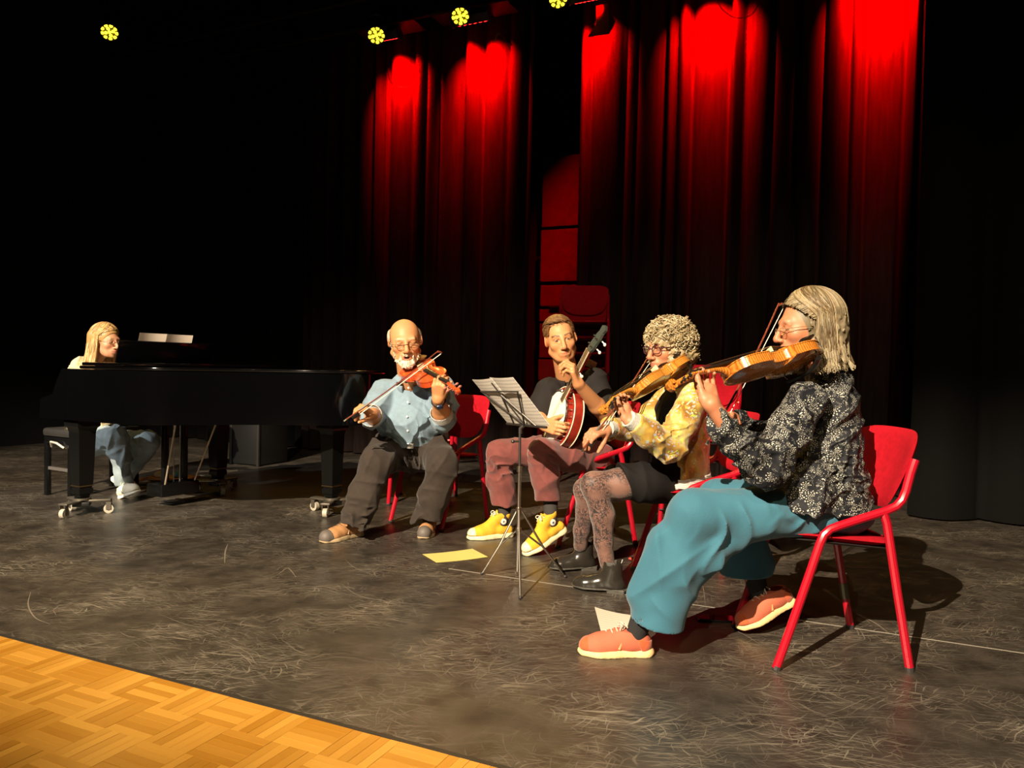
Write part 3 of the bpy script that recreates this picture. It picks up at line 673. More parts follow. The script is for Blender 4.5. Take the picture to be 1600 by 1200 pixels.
sheet('music_sheet', (DW(-.03, -.03, -.004), DW(.52, -.05, -.004), DW(-.03, 1.0, -.004), DW(.52, 1.0, -.004)), PRN, 'printed music sheet on the left half of the music stand', 'sheet music', sag=-.006)
sheet('music_sheet', (DW(.46, -.06, -.008), DW(1.03, -.05, -.008), DW(.46, 1.0, -.008), DW(1.03, 1.0, -.008)), PRN, 'printed music sheet on the right half of the music stand', 'sheet music', sag=-.006)
# ---------------------------------------------------------------- papers and small things on the floor
yp = [F(660, 867), F(738, 858.5), F(682, 880), F(762, 871)]
sheet('yellow_sheet', [p+Vector((0, 0, .004)) for p in yp], M('yellow_paper', (.66, .55, .16), .7), 'pale yellow sheet of paper lying on the floor left of the music stand', 'paper', sag=.003)
wp_ = [F(929, 957), F(985, 962), F(943, 1003), F(1010, 1003)]
sheet('white_sheet', [p+Vector((0, 0, .003+.02*(i == 0))) for i, p in enumerate(wp_)], paper_print('printed_white_paper', (.62, .56, .45), (.45, .40, .34)), 'white printed sheet on the floor behind the near orange shoe', 'paper', sag=.004)
ph = thing('phone', 'black phone lying flat on the floor between the orange shoes', 'phone', F(1118, 968), -.12)
g = G(); g.box((0, 0, .0045), (.148, .07, .009), bev=.003); g.obj('body', M('black_phone_shell', (.012, .012, .012), .25), ph)
g = G(); g.box((0, 0, .0093), (.14, .064, .0006)); g.obj('screen', M('dark_phone_glass', (.004, .004, .004), .06), ph, smooth=False)
g = G(); g.box((-.070, -.0335, .006), (.004, .004, .004), bev=.0012); g.obj('corner_button', M('pale_button', (.6, .55, .45), .4), ph)
tn = thing('clip_tuner', 'small clip-on tuner with orange clip beside the teal trouser hem', 'tuner', F(1066, 974), .3)
g = G(); g.box((0, .01, .030), (.036, .022, .024), bev=.004); g.obj('body', M('black_plastic', (.015, .015, .015), .3), tn)
g = G(); g.box((-.004, -.002, .032), (.026, .003, .016), bev=.001); g.obj('display', M('silver_display', (.5, .45, .40), .2, metal=.6), tn)
g = G(); g.box((-.010, -.008, .010), (.024, .018, .020), bev=.004); g.obj('clip', M('orange_plastic', (.80, .20, .02), .4), tn)
rs = F(1004, 878); o = G().ball((0, 0, .012), (.075, .028, .012), 10).obj('rosin_pouch', M('coral_red_cloth', (.72, .07, .05), .6)); o.location = rs; o.rotation_euler = (0, .0, -.25); tag(o, 'flat coral red pouch on the floor behind the teal trouser leg', 'pouch')
# ================================================================ SOFT BODIES: implicit surfaces meshed with surface nets
def A3(v): return np.array((v[0], v[1], v[2]), dtype=np.float64)
class SDF:
    def __init__(s, h): s.h = h; s.ops = []
    # --- primitives are queued, then evaluated only inside their own boxes
    def cap(s, a, b, r1, r2=None, k=.01, sub=False, flat=None):
        s.ops.append(('cap', A3(a), A3(b), r1, r1 if r2 is None else r2, k, sub, flat)); return s
    def chain(s, pts, rs, k=.01, flat=None, sub=False):
        for i in range(len(pts)-1): s.cap(pts[i], pts[i+1], rs[i], rs[i+1], k, sub, flat)
        return s
    def ell(s, c, rad, ax=None, k=.01, sub=False):
        s.ops.append(('ell', A3(c), np.array(rad, float), np.eye(3) if ax is None else np.array([A3(x) for x in ax]), k, sub)); return s
    def box(s, c, half, ax=None, r=.004, k=.004, sub=False):
        s.ops.append(('box', A3(c), np.array(half, float), np.eye(3) if ax is None else np.array([A3(x) for x in ax]), r, k, sub)); return s
    def cut(s, c, n, rad):            # remove what lies beyond the plane, inside a ball around c
        s.ops.append(('cut', A3(c), A3(Vector(n).normalized()), rad)); return s
    def disp(s, fn): s.ops.append(('disp', fn)); return s
    def run(s, smooth=1):
        lo = np.full(3, 1e9); hi = -lo
        for o in s.ops:
            if o[0] == 'cap' and not o[6]:
                r = max(o[3], o[4])*(max(1, o[7][1]) if o[7] else 1)
                lo = np.minimum(lo, np.minimum(o[1], o[2])-r); hi = np.maximum(hi, np.maximum(o[1], o[2])+r)
            elif o[0] == 'ell' and not o[5]:
                r = np.sqrt(((o[3]*o[2][:, None])**2).sum(0)); lo = np.minimum(lo, o[1]-r); hi = np.maximum(hi, o[1]+r)
            elif o[0] == 'box' and not o[6]:
                r = np.abs(o[3]*o[2][:, None]).sum(0)+o[4]; lo = np.minimum(lo, o[1]-r); hi = np.maximum(hi, o[1]+r)
        pad = .02+3*s.h; lo -= pad; hi += pad; h = s.h
        n = np.ceil((hi-lo)/h).astype(int)+1; D = np.full(n, .05, dtype=np.float32)
        ax = [lo[i]+h*np.arange(n[i]) for i in range(3)]
        for o in s.ops:
            if o[0] == 'disp':
                m = np.where(np.abs(D) < .03)
                pts = np.stack([ax[0][m[0]], ax[1][m[1]], ax[2][m[2]]], 1); D[m] += o[1](pts).astype(np.float32); continue
            if o[0] == 'cap':
                k = o[5]; r = max(o[3], o[4])*(max(1, o[7][1]) if o[7] else 1)+k+2.5*h+.006; b0 = np.minimum(o[1], o[2])-r; b1 = np.maximum(o[1], o[2])+r
            elif o[0] == 'ell':
                k = o[4]; r = np.sqrt(((o[3]*o[2][:, None])**2).sum(0))+k+2.5*h+.006; b0 = o[1]-r; b1 = o[1]+r
            elif o[0] == 'box':
                k = o[5]; r = np.abs(o[3]*o[2][:, None]).sum(0)+o[4]+k+2.5*h+.006; b0 = o[1]-r; b1 = o[1]+r
            else: b0 = o[1]-o[3]; b1 = o[1]+o[3]
            i0 = np.clip(np.floor((b0-lo)/h).astype(int), 0, n); i1 = np.clip(np.ceil((b1-lo)/h).astype(int)+1, 0, n)
            if (i1 <= i0).any(): continue
            sl = tuple(slice(a, b) for a, b in zip(i0, i1))
            X = ax[0][sl[0]][:, None, None]; Y = ax[1][sl[1]][None, :, None]; Z = ax[2][sl[2]][None, None, :]
            cur = D[sl]
            if o[0] == 'cap':
                a, b = o[1].copy(), o[2].copy(); px, py, pz = X-a[0], Y-a[1], Z-a[2]; ab = b-a
                if o[7]:
                    nv, f = A3(Vector(o[7][0]).normalized()), o[7][1]; q = px*nv[0]+py*nv[1]+pz*nv[2]; q = q*(1/f-1)
                    px, py, pz = px+q*nv[0], py+q*nv[1], pz+q*nv[2]; ab = ab+nv*(ab@nv)*(1/f-1)
                L2 = ab@ab+1e-12; t = np.clip((px*ab[0]+py*ab[1]+pz*ab[2])/L2, 0, 1)
                d = np.sqrt((px-t*ab[0])**2+(py-t*ab[1])**2+(pz-t*ab[2])**2)-(o[3]+(o[4]-o[3])*t); sub = o[6]
            elif o[0] == 'ell':
                px, py, pz = X-o[1][0], Y-o[1][1], Z-o[1][2]; E = o[3]; R = o[2]; k0 = 0; k1 = 0
                for i in range(3):
                    q = px*E[i][0]+py*E[i][1]+pz*E[i][2]; k0 = k0+(q/R[i])**2; k1 = k1+(q/R[i]**2)**2
                k0 = np.sqrt(k0); k1 = np.sqrt(k1)+1e-9; d = k0*(k0-1)/k1; sub = o[5]
            elif o[0] == 'box':
                px, py, pz = X-o[1][0], Y-o[1][1], Z-o[1][2]; E = o[3]; q2 = 0; mx = None
                for i in range(3):
                    q = np.abs(px*E[i][0]+py*E[i][1]+pz*E[i][2])-o[2][i]; q2 = q2+np.maximum(q, 0)**2; mx = q if mx is None else np.maximum(mx, q)
                d = np.sqrt(q2)+np.minimum(mx, 0)-o[4]; sub = o[6]
            else:
                d = (X-o[1][0])*o[2][0]+(Y-o[1][1])*o[2][1]+(Z-o[1][2])*o[2][2]
                inb = ((X-o[1][0])**2+(Y-o[1][1])**2+(Z-o[1][2])**2) < o[3]**2
                D[sl] = np.where(inb, np.maximum(cur, d), cur); continue
            if sub:
                a_, b_ = cur, -d; hh = np.clip(.5-.5*(b_-a_)/k, 0, 1); D[sl] = b_+(a_-b_)*hh+k*hh*(1-hh)
            else:
                hh = np.clip(.5+.5*(d-cur)/k, 0, 1); D[sl] = d+(cur-d)*hh-k*hh*(1-hh)
        D[0] = D[-1] = .05; D[:, 0] = D[:, -1] = .05; D[:, :, 0] = D[:, :, -1] = .05
        return nets(D, lo, h, smooth)
def nets(D, lo, h, smooth):
    S_ = D < 0
    c = np.zeros(tuple(x-1 for x in D.shape), dtype=np.uint8)
    for i in (0, 1):
        for j in (0, 1):
            for k in (0, 1): c += S_[i:D.shape[0]-1+i, j:D.shape[1]-1+j, k:D.shape[2]-1+k]
    act = np.argwhere((c > 0) & (c < 8)); n = len(act)
    idx = np.full(c.shape, -1, dtype=np.int32); idx[act[:, 0], act[:, 1], act[:, 2]] = np.arange(n)
    pos = np.zeros((n, 3)); cnt = np.zeros(n)
    cor = [(i, j, k) for i in (0, 1) for j in (0, 1) for k in (0, 1)]
    val = {q: D[act[:, 0]+q[0], act[:, 1]+q[1], act[:, 2]+q[2]].astype(np.float64) for q in cor}
    for a in cor:
        for d in range(3):
            if a[d] == 0:
                b = list(a); b[d] = 1; b = tuple(b); va, vb = val[a], val[b]; m = (va < 0) != (vb < 0)
                t = np.where(m, va/np.where(m, va-vb, 1), 0)
                for e in range(3): pos[:, e] += np.where(m, a[e]+(t if e == d else 0), 0)
                cnt += m
    pos = act+pos/cnt[:, None]
    quads = []
    for d in range(3):
        sl0 = [slice(None)]*3; sl1 = [slice(None)]*3; sl0[d] = slice(0, -1); sl1[d] = slice(1, None)
        ch = np.argwhere(S_[tuple(sl0)] != S_[tuple(sl1)])
        ch = ch[(ch > 0).all(1) | (np.arange(3) == d)[None, :].any()]
        e1, e2 = [(1, 2), (2, 0), (0, 1)][d]
        ok = (ch[:, e1] > 0) & (ch[:, e2] > 0) & (ch[:, e1] < c.shape[e1]) & (ch[:, e2] < c.shape[e2]); ch = ch[ok]
        fl_ = S_[ch[:, 0], ch[:, 1], ch[:, 2]]
        def at(o1, o2):
            q = ch.copy(); q[:, e1] -= o1; q[:, e2] -= o2; return idx[q[:, 0], q[:, 1], q[:, 2]]
        q = np.stack([at(1, 1), at(0, 1), at(0, 0), at(1, 0)], 1); q[~fl_] = q[~fl_][:, ::-1]; quads.append(q)
    quads = np.concatenate(quads); quads = quads[(quads >= 0).all(1)]
    v = pos*h+lo
    for _ in range(smooth):
        for lam in (.5, -.2):
            acc = np.zeros_like(v); ct = np.zeros(n)
            for a, b in ((0, 1), (1, 2), (2, 3), (3, 0)):
                for x, y in ((a, b), (b, a)):
                    acc += np.stack([np.bincount(quads[:, x], v[quads[:, y], e], n) for e in range(3)], 1); ct += np.bincount(quads[:, x], minlength=n)
            v = v+lam*(acc/np.maximum(ct, 1)[:, None]-v)
    return v, quads
def join(parts):
    vs, fs, b = [], [], 0
    for v, f in parts: vs.append(v); fs.append(f+b); b += len(v)
    return np.concatenate(vs), np.concatenate(fs)
def folds(seed, amp, freq, stretch=(1, 1, 1), n=5):
    """irregular cloth creases as a sum of bent waves"""
    rn = np.random.RandomState(seed); ks = rn.normal(size=(n, 3)); ks /= np.linalg.norm(ks, axis=1)[:, None]
    ks = ks*np.array(stretch); fr = freq*rn.uniform(.6, 1.6, n)*2*PI; ph = rn.uniform(0, 6, n); k2 = rn.normal(size=(n, 3))*freq*2.2
    def fn(p):
        o = 0
        for i in range(n):
            s_ = np.sin(p@ks[i]*fr[i]*.5+ph[i]+.9*np.sin(p@k2[i]*.7+ph[i]*2)); m_ = .5+.5*np.sin(p@k2[(i+1) % n]*.9+ph[i]*3); o = o-((1-np.abs(s_))**2*2.6-.55)*m_**1.5
        return o*amp/n*4.6
    return fn
def localfold(c, rad, fn):
    c = A3(c)
    def g_(p):
        d = np.linalg.norm(p-c, axis=1); return fn(p)*np.clip(1-d/rad, 0, 1)**.7
    return g_
# ---------------------------------------------------------------- heads
class Head:
    def __init__(s, c, face, roll=0.0, scale=1.0, wide=1.0):
        s.c = Vector(c); s.F = Vector(face).normalized(); up = Vector((0, 0, 1)); s.R = s.F.cross(up).normalized(); s.U = s.R.cross(s.F).normalized()
        q = Matrix.Rotation(roll, 3, s.F); s.R = q @ s.R; s.U = q @ s.U; s.s = scale; s.w = wide
    def p(s, r, f, u): return s.c+(s.R*(r*s.w)+s.F*f+s.U*u)*s.s
    def loc(s, v):
        E = np.array([A3(s.R), A3(s.F), A3(s.U)]); return (v-A3(s.c))@E.T/s.s/np.array((s.w, 1, 1))
def build_head(H, neck, h=.0028, female=True, jaw=1.0, mouth_open=0.0, nose=1.0, ears=True, neck_r=.05, lids='open', age=0.0, skin=(.60, .33, .21), lip=(.50, .17, .14), brow=(.20, .12, .06), brow_w=1.0, scalp=None):
    d = SDF(h); p = H.p; s = H.s; ax = (H.R, H.F, H.U)
    def E(c, r, k, sub=False): d.ell(p(*c), [r[0]*s*H.w, r[1]*s, r[2]*s], ax, k*s, sub)
    def C(a, b, r1, r2, k, sub=False): d.cap(p(*a), p(*b), r1*s, r2*s, k*s, sub)
    E((0, -.018, .028), (.073, .094, .087), .01)
    E((0, .022, -.012), (.063, .066, .078), .02)
    E((0, .028, -.066), (.047*jaw, .052, .042), .03)
    E((0, .066, -.098), (.020*jaw, .017, .016), .022)
    for q in (-1, 1):
        E((q*.040, .056, -.024), (.022, .022, .020), .022)
        C((q*.054*jaw, -.005, -.06), (q*.030, .045, -.092), .016, .016, .03)
    C((-.034, .074, .021), (.034, .074, .021), .0125, .0125, .02)
    for q in (-1, 1):
        E((q*.031, .094, .004), (.0175, .014, .0115), .012, True)
        E((q*.031, .0715, .003), (.0145, .0145, .0125), .003)
        C((q*.018, .083, .0135), (q*.046, .074, .011), .0042, .0035, .005)      # upper lid
        C((q*.020, .082, -.0085), (q*.044, .075, -.007), .0030, .0026, .006)    # lower lid
    C((0, .083, .016), (0, .1105*nose if nose > 1 else .1105, -.030), .0080, .0110, .012)
    E((0, .109, -.037), (.0120, .0120, .0100), .008)
    for q in (-1, 1):
        E((q*.0125, .098, -.040), (.0085, .011, .0075), .006)
        E((q*.0065, .104, -.0475), (.004, .0055, .003), .003, True)
        if age: C((q*.020, .090, -.040), (q*.031, .076, -.070), .0022, .0022, .004, True)
    E((0, .078, -.066), (.028, .018, .022), .015)
    mo = mouth_open
    C((-.025, .081, -.0645), (-.004, .0955, -.0605+mo*.2), .0034, .0042, .004); C((.025, .081, -.0645), (.004, .0945, -.0605+mo*.2), .0034, .0042, .004)
    C((-.021, .080, -.072-mo*.6), (0, .0905, -.0750-mo), .0040, .0052, .004); C((.021, .080, -.072-mo*.6), (0, .0905, -.0750-mo), .0040, .0052, .004)
    if mo: E((0, .094, -.069-mo*.35), (.014, .022, .004+mo*.55), .003, True)
    else:
        C((-.027, .086, -.0682), (0, .1035, -.0672), .0016, .0018, .003, True); C((.027, .086, -.0682), (0, .1035, -.0672), .0016, .0018, .003, True)
    if ears:
        for q in (-1, 1):
            e = Vector((q*.076, -.012, .0)); fx = H.R*q*.85-H.F*.5; fx.normalize(); fy = (H.U.cross(fx)).normalized()
            d.ell(p(*e), (.0075*s, .019*s, .031*s), (fx, fy, H.U), .006*s)
            d.ell(p(e.x+q*.008, e.y+.004, e.z+.004), (.006*s, .011*s, .019*s), (fx, fy, H.U), .004*s, True)
    nb = Vector(neck); d.cap(p(0, -.022, -.055), nb, neck_r*s, (neck_r+.008)*s, .03)
    v, f = d.run(1); l = H.loc(v); col = np.tile(np.array(skin), (len(v), 1)); r, fo, u = l[:, 0], l[:, 1], l[:, 2]
    def mixc(m, c): 
        m = np.clip(m, 0, 1)[:, None]; col[:] = col*(1-m)+np.array(c)*m
    sk = np.array(skin); red = sk*np.array((1.02, .78, .74))
    for q in (-1, 1): mixc(.55*(1-np.hypot((r-q*.042)/.026, (u+.028)/.024)), red)
    mixc(.5*(1-np.hypot(r/.018, (u+.036)/.018)), red)
    mixc(1.3*(1-np.hypot(r/.029, (u+.068+mo*.4)/(.0115+mo)))*(fo > .074), lip)
    if mo: mixc(2.5*(1-np.hypot(r/.014, (u+.069+mo*.35)/(.004+mo*.5)))*(fo > .06)*(fo < .0925), (.06, .02, .02))
    mixc(.4*((np.abs(r) > .07) & (np.abs(u) < .035)), red)
    if brow is not None:
        for q in (-1, 1):
            ar = q*r; bu = .0245+.0045*np.clip((ar-.014)/.02, 0, 1)-.006*np.clip((ar-.036)/.016, 0, 1)
            mixc(.85*brow_w*(np.abs(u-bu) < .0045)*(ar > .012)*(ar < .052)*(fo > .05), brow)
    if scalp is not None: mixc(((((fo-.10)/.102)**2+((u+.030)/.122)**2+(r/.105)**2 > 1) & (u > -.05) & (u > -.3*(fo+.05)-.03))*1.0, scalp)
    for q in (-1, 1):
        er = np.hypot((r-q*.031)/.0125, (u-.0015)/.0036)
        if lids == 'open':
            mixc((er < 1)*(fo > .06)*1.0, (.36, .28, .22)); mixc((np.hypot(r-q*.031, u-.002) < .0066)*(er < 1)*(fo > .06)*1.0, (.05, .035, .03))
            mixc((np.abs(u-.0085) < .0018)*(np.abs(r-q*.031) < .015)*(fo > .06)*.8, (.10, .05, .035))
        else: mixc((np.abs(u+.0045) < .0022)*(np.abs(r-q*.031) < .0145)*(fo > .06)*.85, (.12, .06, .04))
    return v, f, col
def hand(d, W, K, n, side, curl=(.5, .7, .4), thumb=(.7, .5, .3), s=1.0, spread=.06, curls=None, tcurl=.35):
    """W wrist, K direction target of the knuckles, n palm normal; appended to the SDF d"""
    W = Vector(W); dd = (Vector(K)-W).normalized(); n = Vector(n); n = (n-dd*n.dot(dd)).normalized()
    l = dd.cross(n) if side == 'R' else n.cross(dd)               # towards the thumb
    tips = []
    lat = (.027, .0095, -.0085, -.0255); kl = (.088, .091, .086, .076)
    ph = ((.040, .024, .020), (.044, .027, .021), (.041, .025, .020), (.032, .019, .018)); rr = (.0092, .0094, .0090, .0080)
    for i in range(4):
        kn = W+(dd*kl[i]+l*lat[i]-n*.004)*s
        d.cap(W+(dd*.008+l*lat[i]*.62)*s, kn, .0150*s, .0112*s, .010*s)
        cu = curls[i] if curls else curl; a = 0; pt = kn; base = dd+l*(spread*(1.5-i)); base.normalize()
        for j in range(3):
            a += cu[j]; dr = base*math.cos(a)+n*math.sin(a); q = pt+dr*ph[i][j]*s
            d.cap(pt, q, (rr[i]-.0006*j)*s, (rr[i]-.0006*(j+1))*s, .0035*s); pt = q
        tips.append(pt)
    d.cap(W+(dd*.03+l*.012+n*.008)*s, W+(dd*.07-l*.012+n*.004)*s, .015*s, .013*s, .012*s)     # palm pads
    tb = W+(dd*.022+l*.022+n*.006)*s; td = (dd*thumb[0]+l*thumb[1]+n*thumb[2]).normalized(); t1 = tb+td*.042*s
    d.cap(W+(dd*.01+l*.01)*s, tb, .016*s, .0145*s, .012*s); d.cap(tb, t1, .0140*s, .0108*s, .008*s)
    td2 = (td+dd*tcurl).normalized(); t2 = t1+td2*.031*s; d.cap(t1, t2, .0105*s, .0094*s, .005*s)
    td3 = (td2+dd*tcurl*.6+n*.1).normalized(); d.cap(t2, t2+td3*.024*s, .0098*s, .0078*s, .005*s)
    return tips
SKIN = M('skin', (.6, .33, .21), .5, spec=.4, attr=True, sss=.12, bump=.12, bscale=420)
def skin_arm(elbow, wrist, K, n, side, r0=.042, r1=.027, h=.0026, s=1.0, start=None, **kw):
    d = SDF(h); e = Vector(elbow); w_ = Vector(wrist)
    if start is not None: d.cap(start, e, r0*1.08, r0*1.02, .02)
    mid = e.lerp(w_, .35); d.chain([e, mid, w_], [r0*.95, r0, r1], .015)
    dd = (Vector(K)-w_).normalized(); d.cap(w_, w_+dd*.012, r1, r1*.95, .01)
    tips = hand(d, w_, K, n, side, s=s, **kw); v, f = d.run(1); return v, f, tips
def colored(v, skin, var=.0): return np.tile(np.array(skin), (len(v), 1))
def finish_body(person, parts, skin):
    """parts: (v, f) or (v, f, col) -> one skin mesh"""
    vs, fs, cs, b = [], [], [], 0
    for q in parts:
        vs.append(q[0]); fs.append(q[1]+b); b += len(q[0]); cs.append(q[2] if len(q) > 2 and isinstance(q[2], np.ndarray) else colored(q[0], skin))
    return mesh_obj('body', np.concatenate(vs), np.concatenate(fs), SKIN, person, True, True, None, np.concatenate(cs), fix=False)
def sdf_obj(name, d, mat, parent, smooth=1, cols=None):
    v, f = d.run(smooth); return mesh_obj(name, v, f, mat, parent, True, True, None, cols(v) if cols else None, fix=False)
def collar_ring(person, c, n, R, r, mat, tall=.016, gap=0.0, name='collar', el=1.0):
    n = Vector(n).normalized(); a = n.cross(Vector((0, 1, 0))).normalized(); b = n.cross(a); c = Vector(c); rows = []
    if b.y > 0: b = -b                       # b points to the front (towards the camera)
    K = 40
    for k in range(K+1):
        t = gap+(2*PI-2*gap)*k/K; e = a*math.sin(t)+b*math.cos(t); e.z += 0
        p = c+a*math.sin(t)*R+b*math.cos(t)*R*el
        rows.append([p+e*r*math.cos(q)+n*tall*math.sin(q) for q in [2*PI*j/10 for j in range(10)]])
    g = G(); g.grid(rows, True); g.add(rows[0], [tuple(range(10))]); g.add(rows[-1], [tuple(range(10))]); return g.obj(name, mat, person, world=True, sharp=60)
# ---------------------------------------------------------------- hair made of strands
def strands(paths, r0, r1=None, n=4, cols=None):
    """tapered tubes; returns verts, faces, colours"""
    V, Fc, C = [], [], []; b = 0; r1 = r0*.35 if r1 is None else r1
    for si, pts in enumerate(paths):
        p = np.array([A3(q) for q in pts]); m = len(p); t = np.gradient(p, axis=0); t /= np.linalg.norm(t, axis=1)[:, None]+1e-9
        a = np.array((0.31, .52, .79)); u = np.cross(t, a); u /= np.linalg.norm(u, axis=1)[:, None]+1e-9; w_ = np.cross(t, u)
        k = np.linspace(0, 1, m); r = (r0+(r1-r0)*k**1.5)[:, None]
        for j in range(n):
            an = 2*PI*j/n; V.append(p+(u*math.cos(an)+w_*math.sin(an))*r)
        base = b+np.arange(m-1)
        for j in range(n):
            o0, o1 = j*m, ((j+1) % n)*m
            Fc.append(np.stack([base+o0, base+o1, base+o1+1, base+o0+1], 1))
        C.append(np.tile(np.array(cols[si]), (m*n, 1)) if cols is not None else np.ones((m*n, 3))); b += m*n
    return np.concatenate(V), np.concatenate(Fc), np.concatenate(C)
HAIR = M('hair', (.5, .4, .25), .42, spec=.35, attr=True)
def glasses(person, H, frame, r=.0016, rx=.022, ry=.017, u0=.001, f0=.098, lens=True, round_=2.4):
    g = G()
    for q in (-1, 1):
        ring = []
        for k in range(24):
            a = 2*PI*k/24; c, s_ = math.cos(a), math.sin(a); e = (abs(c)**round_+abs(s_)**round_)**(-1/round_)
            x = q*.033+rx*c*e; ring.append(H.p(x, f0-.006*(abs(x)/.05)**2, u0+ry*s_*e))
        g.tube(ring+[ring[0]], r, 6, False)
        g.tube([H.p(q*(.033+rx), f0-.008, u0+.006), H.p(q*.072, f0-.02, u0+.008), H.p(q*.081, .02, u0+.008), H.p(q*.081, -.012, u0+.006), H.p(q*.079, -.03, u0-.012)], r*.95, 6)
    g.tube([H.p(-.011, f0, u0+.004), H.p(0, f0+.006, u0+.007), H.p(.011, f0, u0+.004)], r, 6)
    o = g.obj('glasses', frame, person, world=True)
    if lens:
        for q in (-1, 1):
            g = G(); ring = []
            for k in range(20):
                a = 2*PI*k/20; c, s_ = math.cos(a), math.sin(a); e = (abs(c)**round_+abs(s_)**round_)**(-1/round_); x = q*.033+rx*c*e; ring.append(H.p(x, f0-.006*(abs(x)/.05)**2, u0+ry*s_*e))
            ring2 = [p+H.F*.0012 for p in ring]
            g.add(ring+ring2, [tuple(range(20)), tuple(range(39, 19, -1))]+[(k, (k+1) % 20, 20+(k+1) % 20, 20+k) for k in range(20)])
            g.obj('lens', LENS, o, world=True, smooth=False)
    return o
def lens_mat():
    m = bpy.data.materials.new('spectacle_lens'); m.use_nodes = True; N = m.node_tree.nodes; L = m.node_tree.links
    t = N.new('ShaderNodeBsdfTransparent'); gl = N.new('ShaderNodeBsdfGlossy'); gl.inputs['Roughness'].default_value = .03; mx = N.new('ShaderNodeMixShader'); mx.inputs[0].default_value = .05
    L.new(t.outputs[0], mx.inputs[1]); L.new(gl.outputs[0], mx.inputs[2]); L.new(mx.outputs[0], N['Material Output'].inputs[0]); return m
LENS = lens_mat()
# ---------------------------------------------------------------- shoes
def frame_toe(toe, back, L, up=(0, 0, 1)):
    t = Vector(toe); b = Vector(back).normalized(); return frame(t+b*L, t, up)
def frame(heel, toe, up=(0, 0, 1)):
    """matrix: origin at heel on the sole plane, x to the toe, z away from the ground"""
    h = Vector(heel); x = (Vector(toe)-h).normalized(); z = Vector(up); z = (z-x*z.dot(x)).normalized(); y = z.cross(x)
    return Matrix(((x.x, y.x, z.x, h.x), (x.y, y.y, z.y, h.y), (x.z, y.z, z.z, h.z), (0, 0, 0, 1)))
class Shoe:
    """helper: SDF in shoe coordinates (length 1 = L), then placed in the world"""
    def __init__(s, person, Mx, L, h=.0032): s.P = person; s.M = Mx; s.L = L; s.h = h
    def put(s, name, d, mat, parent=None, smooth=1, cols=None):
        v, f = d.run(smooth); c = cols(v) if cols else None; m = np.array(s.M); v = v@m[:3, :3].T+m[:3, 3]
        return mesh_obj(name, v, f, mat, parent or s.P, True, True, None, c, fix=False)
    def sdf(s): return SDF(s.h)
    def outline(s, d, z0, z1, wid=1.0, grow=0.0, toe_r=.036, k=.02):
        L = s.L; zc = (z0+z1)/2; hz = (z1-z0)/2
        # sole: heel pad, waist, ball, toe as flattened capsules
        pts = [(.035, 0, .031), (.11, 0, .030), (.55, .003, .040), (.70, .003, .045), (.86, -.002, .036)]
        for i in range(len(pts)-1):
            a, b = pts[i], pts[i+1]; ra = (a[2]*wid+grow); rb = (b[2]*wid+grow)
            x0 = a[0]*L if i else ra; d.cap((x0, a[1], zc), ((b[0]*L if i < len(pts)-2 else L-rb), b[1], zc), ra, rb, k, False, ((0, 0, 1), hz/ra))
        return d
    def tube(s, name, pts, r, mat, parent=None, n=6):
        g = G(); g.tube([s.M @ Vector(p) for p in pts], r, n); return g.obj(name, mat, parent or s.P, world=True)
# ================================================================ VIOLINS, BOWS, BANJO
def varnish(name, c0, c1):
    m = bpy.data.materials.new(name); m.use_nodes = True; N = m.node_tree.nodes; L = m.node_tree.links; b = N['Principled BSDF']
    tc = N.new('ShaderNodeTexCoord'); wv = N.new('ShaderNodeTexWave'); wv.wave_type = 'BANDS'; wv.bands_direction = 'Y'; wv.inputs['Scale'].default_value = 38; wv.inputs['Distortion'].default_value = 3.5; wv.inputs['Detail'].default_value = 2; wv.inputs['Detail Scale'].default_value = 2
    L.new(tc.outputs['Object'], wv.inputs['Vector']); cr = N.new('ShaderNodeValToRGB'); cr.color_ramp.elements[0].color = (*c0, 1); cr.color_ramp.elements[1].color = (*c1, 1); L.new(wv.outputs[0], cr.inputs[0]); L.new(cr.outputs[0], b.inputs['Base Color'])
    b.inputs['Roughness'].default_value = .22; b.inputs['Coat Weight'].default_value = .5; b.inputs['Coat Roughness'].default_value = .08; return m
EBONY = M('ebony', (.010, .009, .008), .3)
STR = M('steel_string', (.6, .58, .5), .3, metal=1)
HAIRW = M('white_bow_hair', (.75, .70, .58), .6)
CREAM = M('cream_fitting', (.75, .62, .36), .4)
def spl(pts, n=5): return [(p.x, p.y) for p in bez([(a, b, 0) for a, b in pts], n)]
_h1 = spl([(0, 0), (.035, .003), (.072, .019), (.097, .052), (.104, .085), (.101, .113), (.0945, .134), (.0935, .141)])
_h2 = spl([(.0935, .141), (.080, .145), (.066, .157), (.0575, .178), (.056, .195), (.060, .212), (.070, .224), (.0805, .229)])
_h3 = spl([(.0805, .229), (.0825, .240), (.084, .262), (.0825, .29), (.073, .322), (.050, .345), (.022, .354), (0, .356)])
HALF = _h1+_h2[1:]+_h3[1:]
VOUT = HALF[:-1]+[(-x, y) for x, y in HALF[::-1]][:-1]
def axes(tail, scroll, nrm):
    t = Vector(tail); y = (Vector(scroll)-t).normalized(); z = Vector(nrm); z = (z-y*z.dot(y)).normalized(); x = y.cross(z)
    return Matrix(((x.x, y.x, z.x, t.x), (x.y, y.y, z.y, t.y), (x.z, y.z, z.z, t.z), (0, 0, 0, 1)))
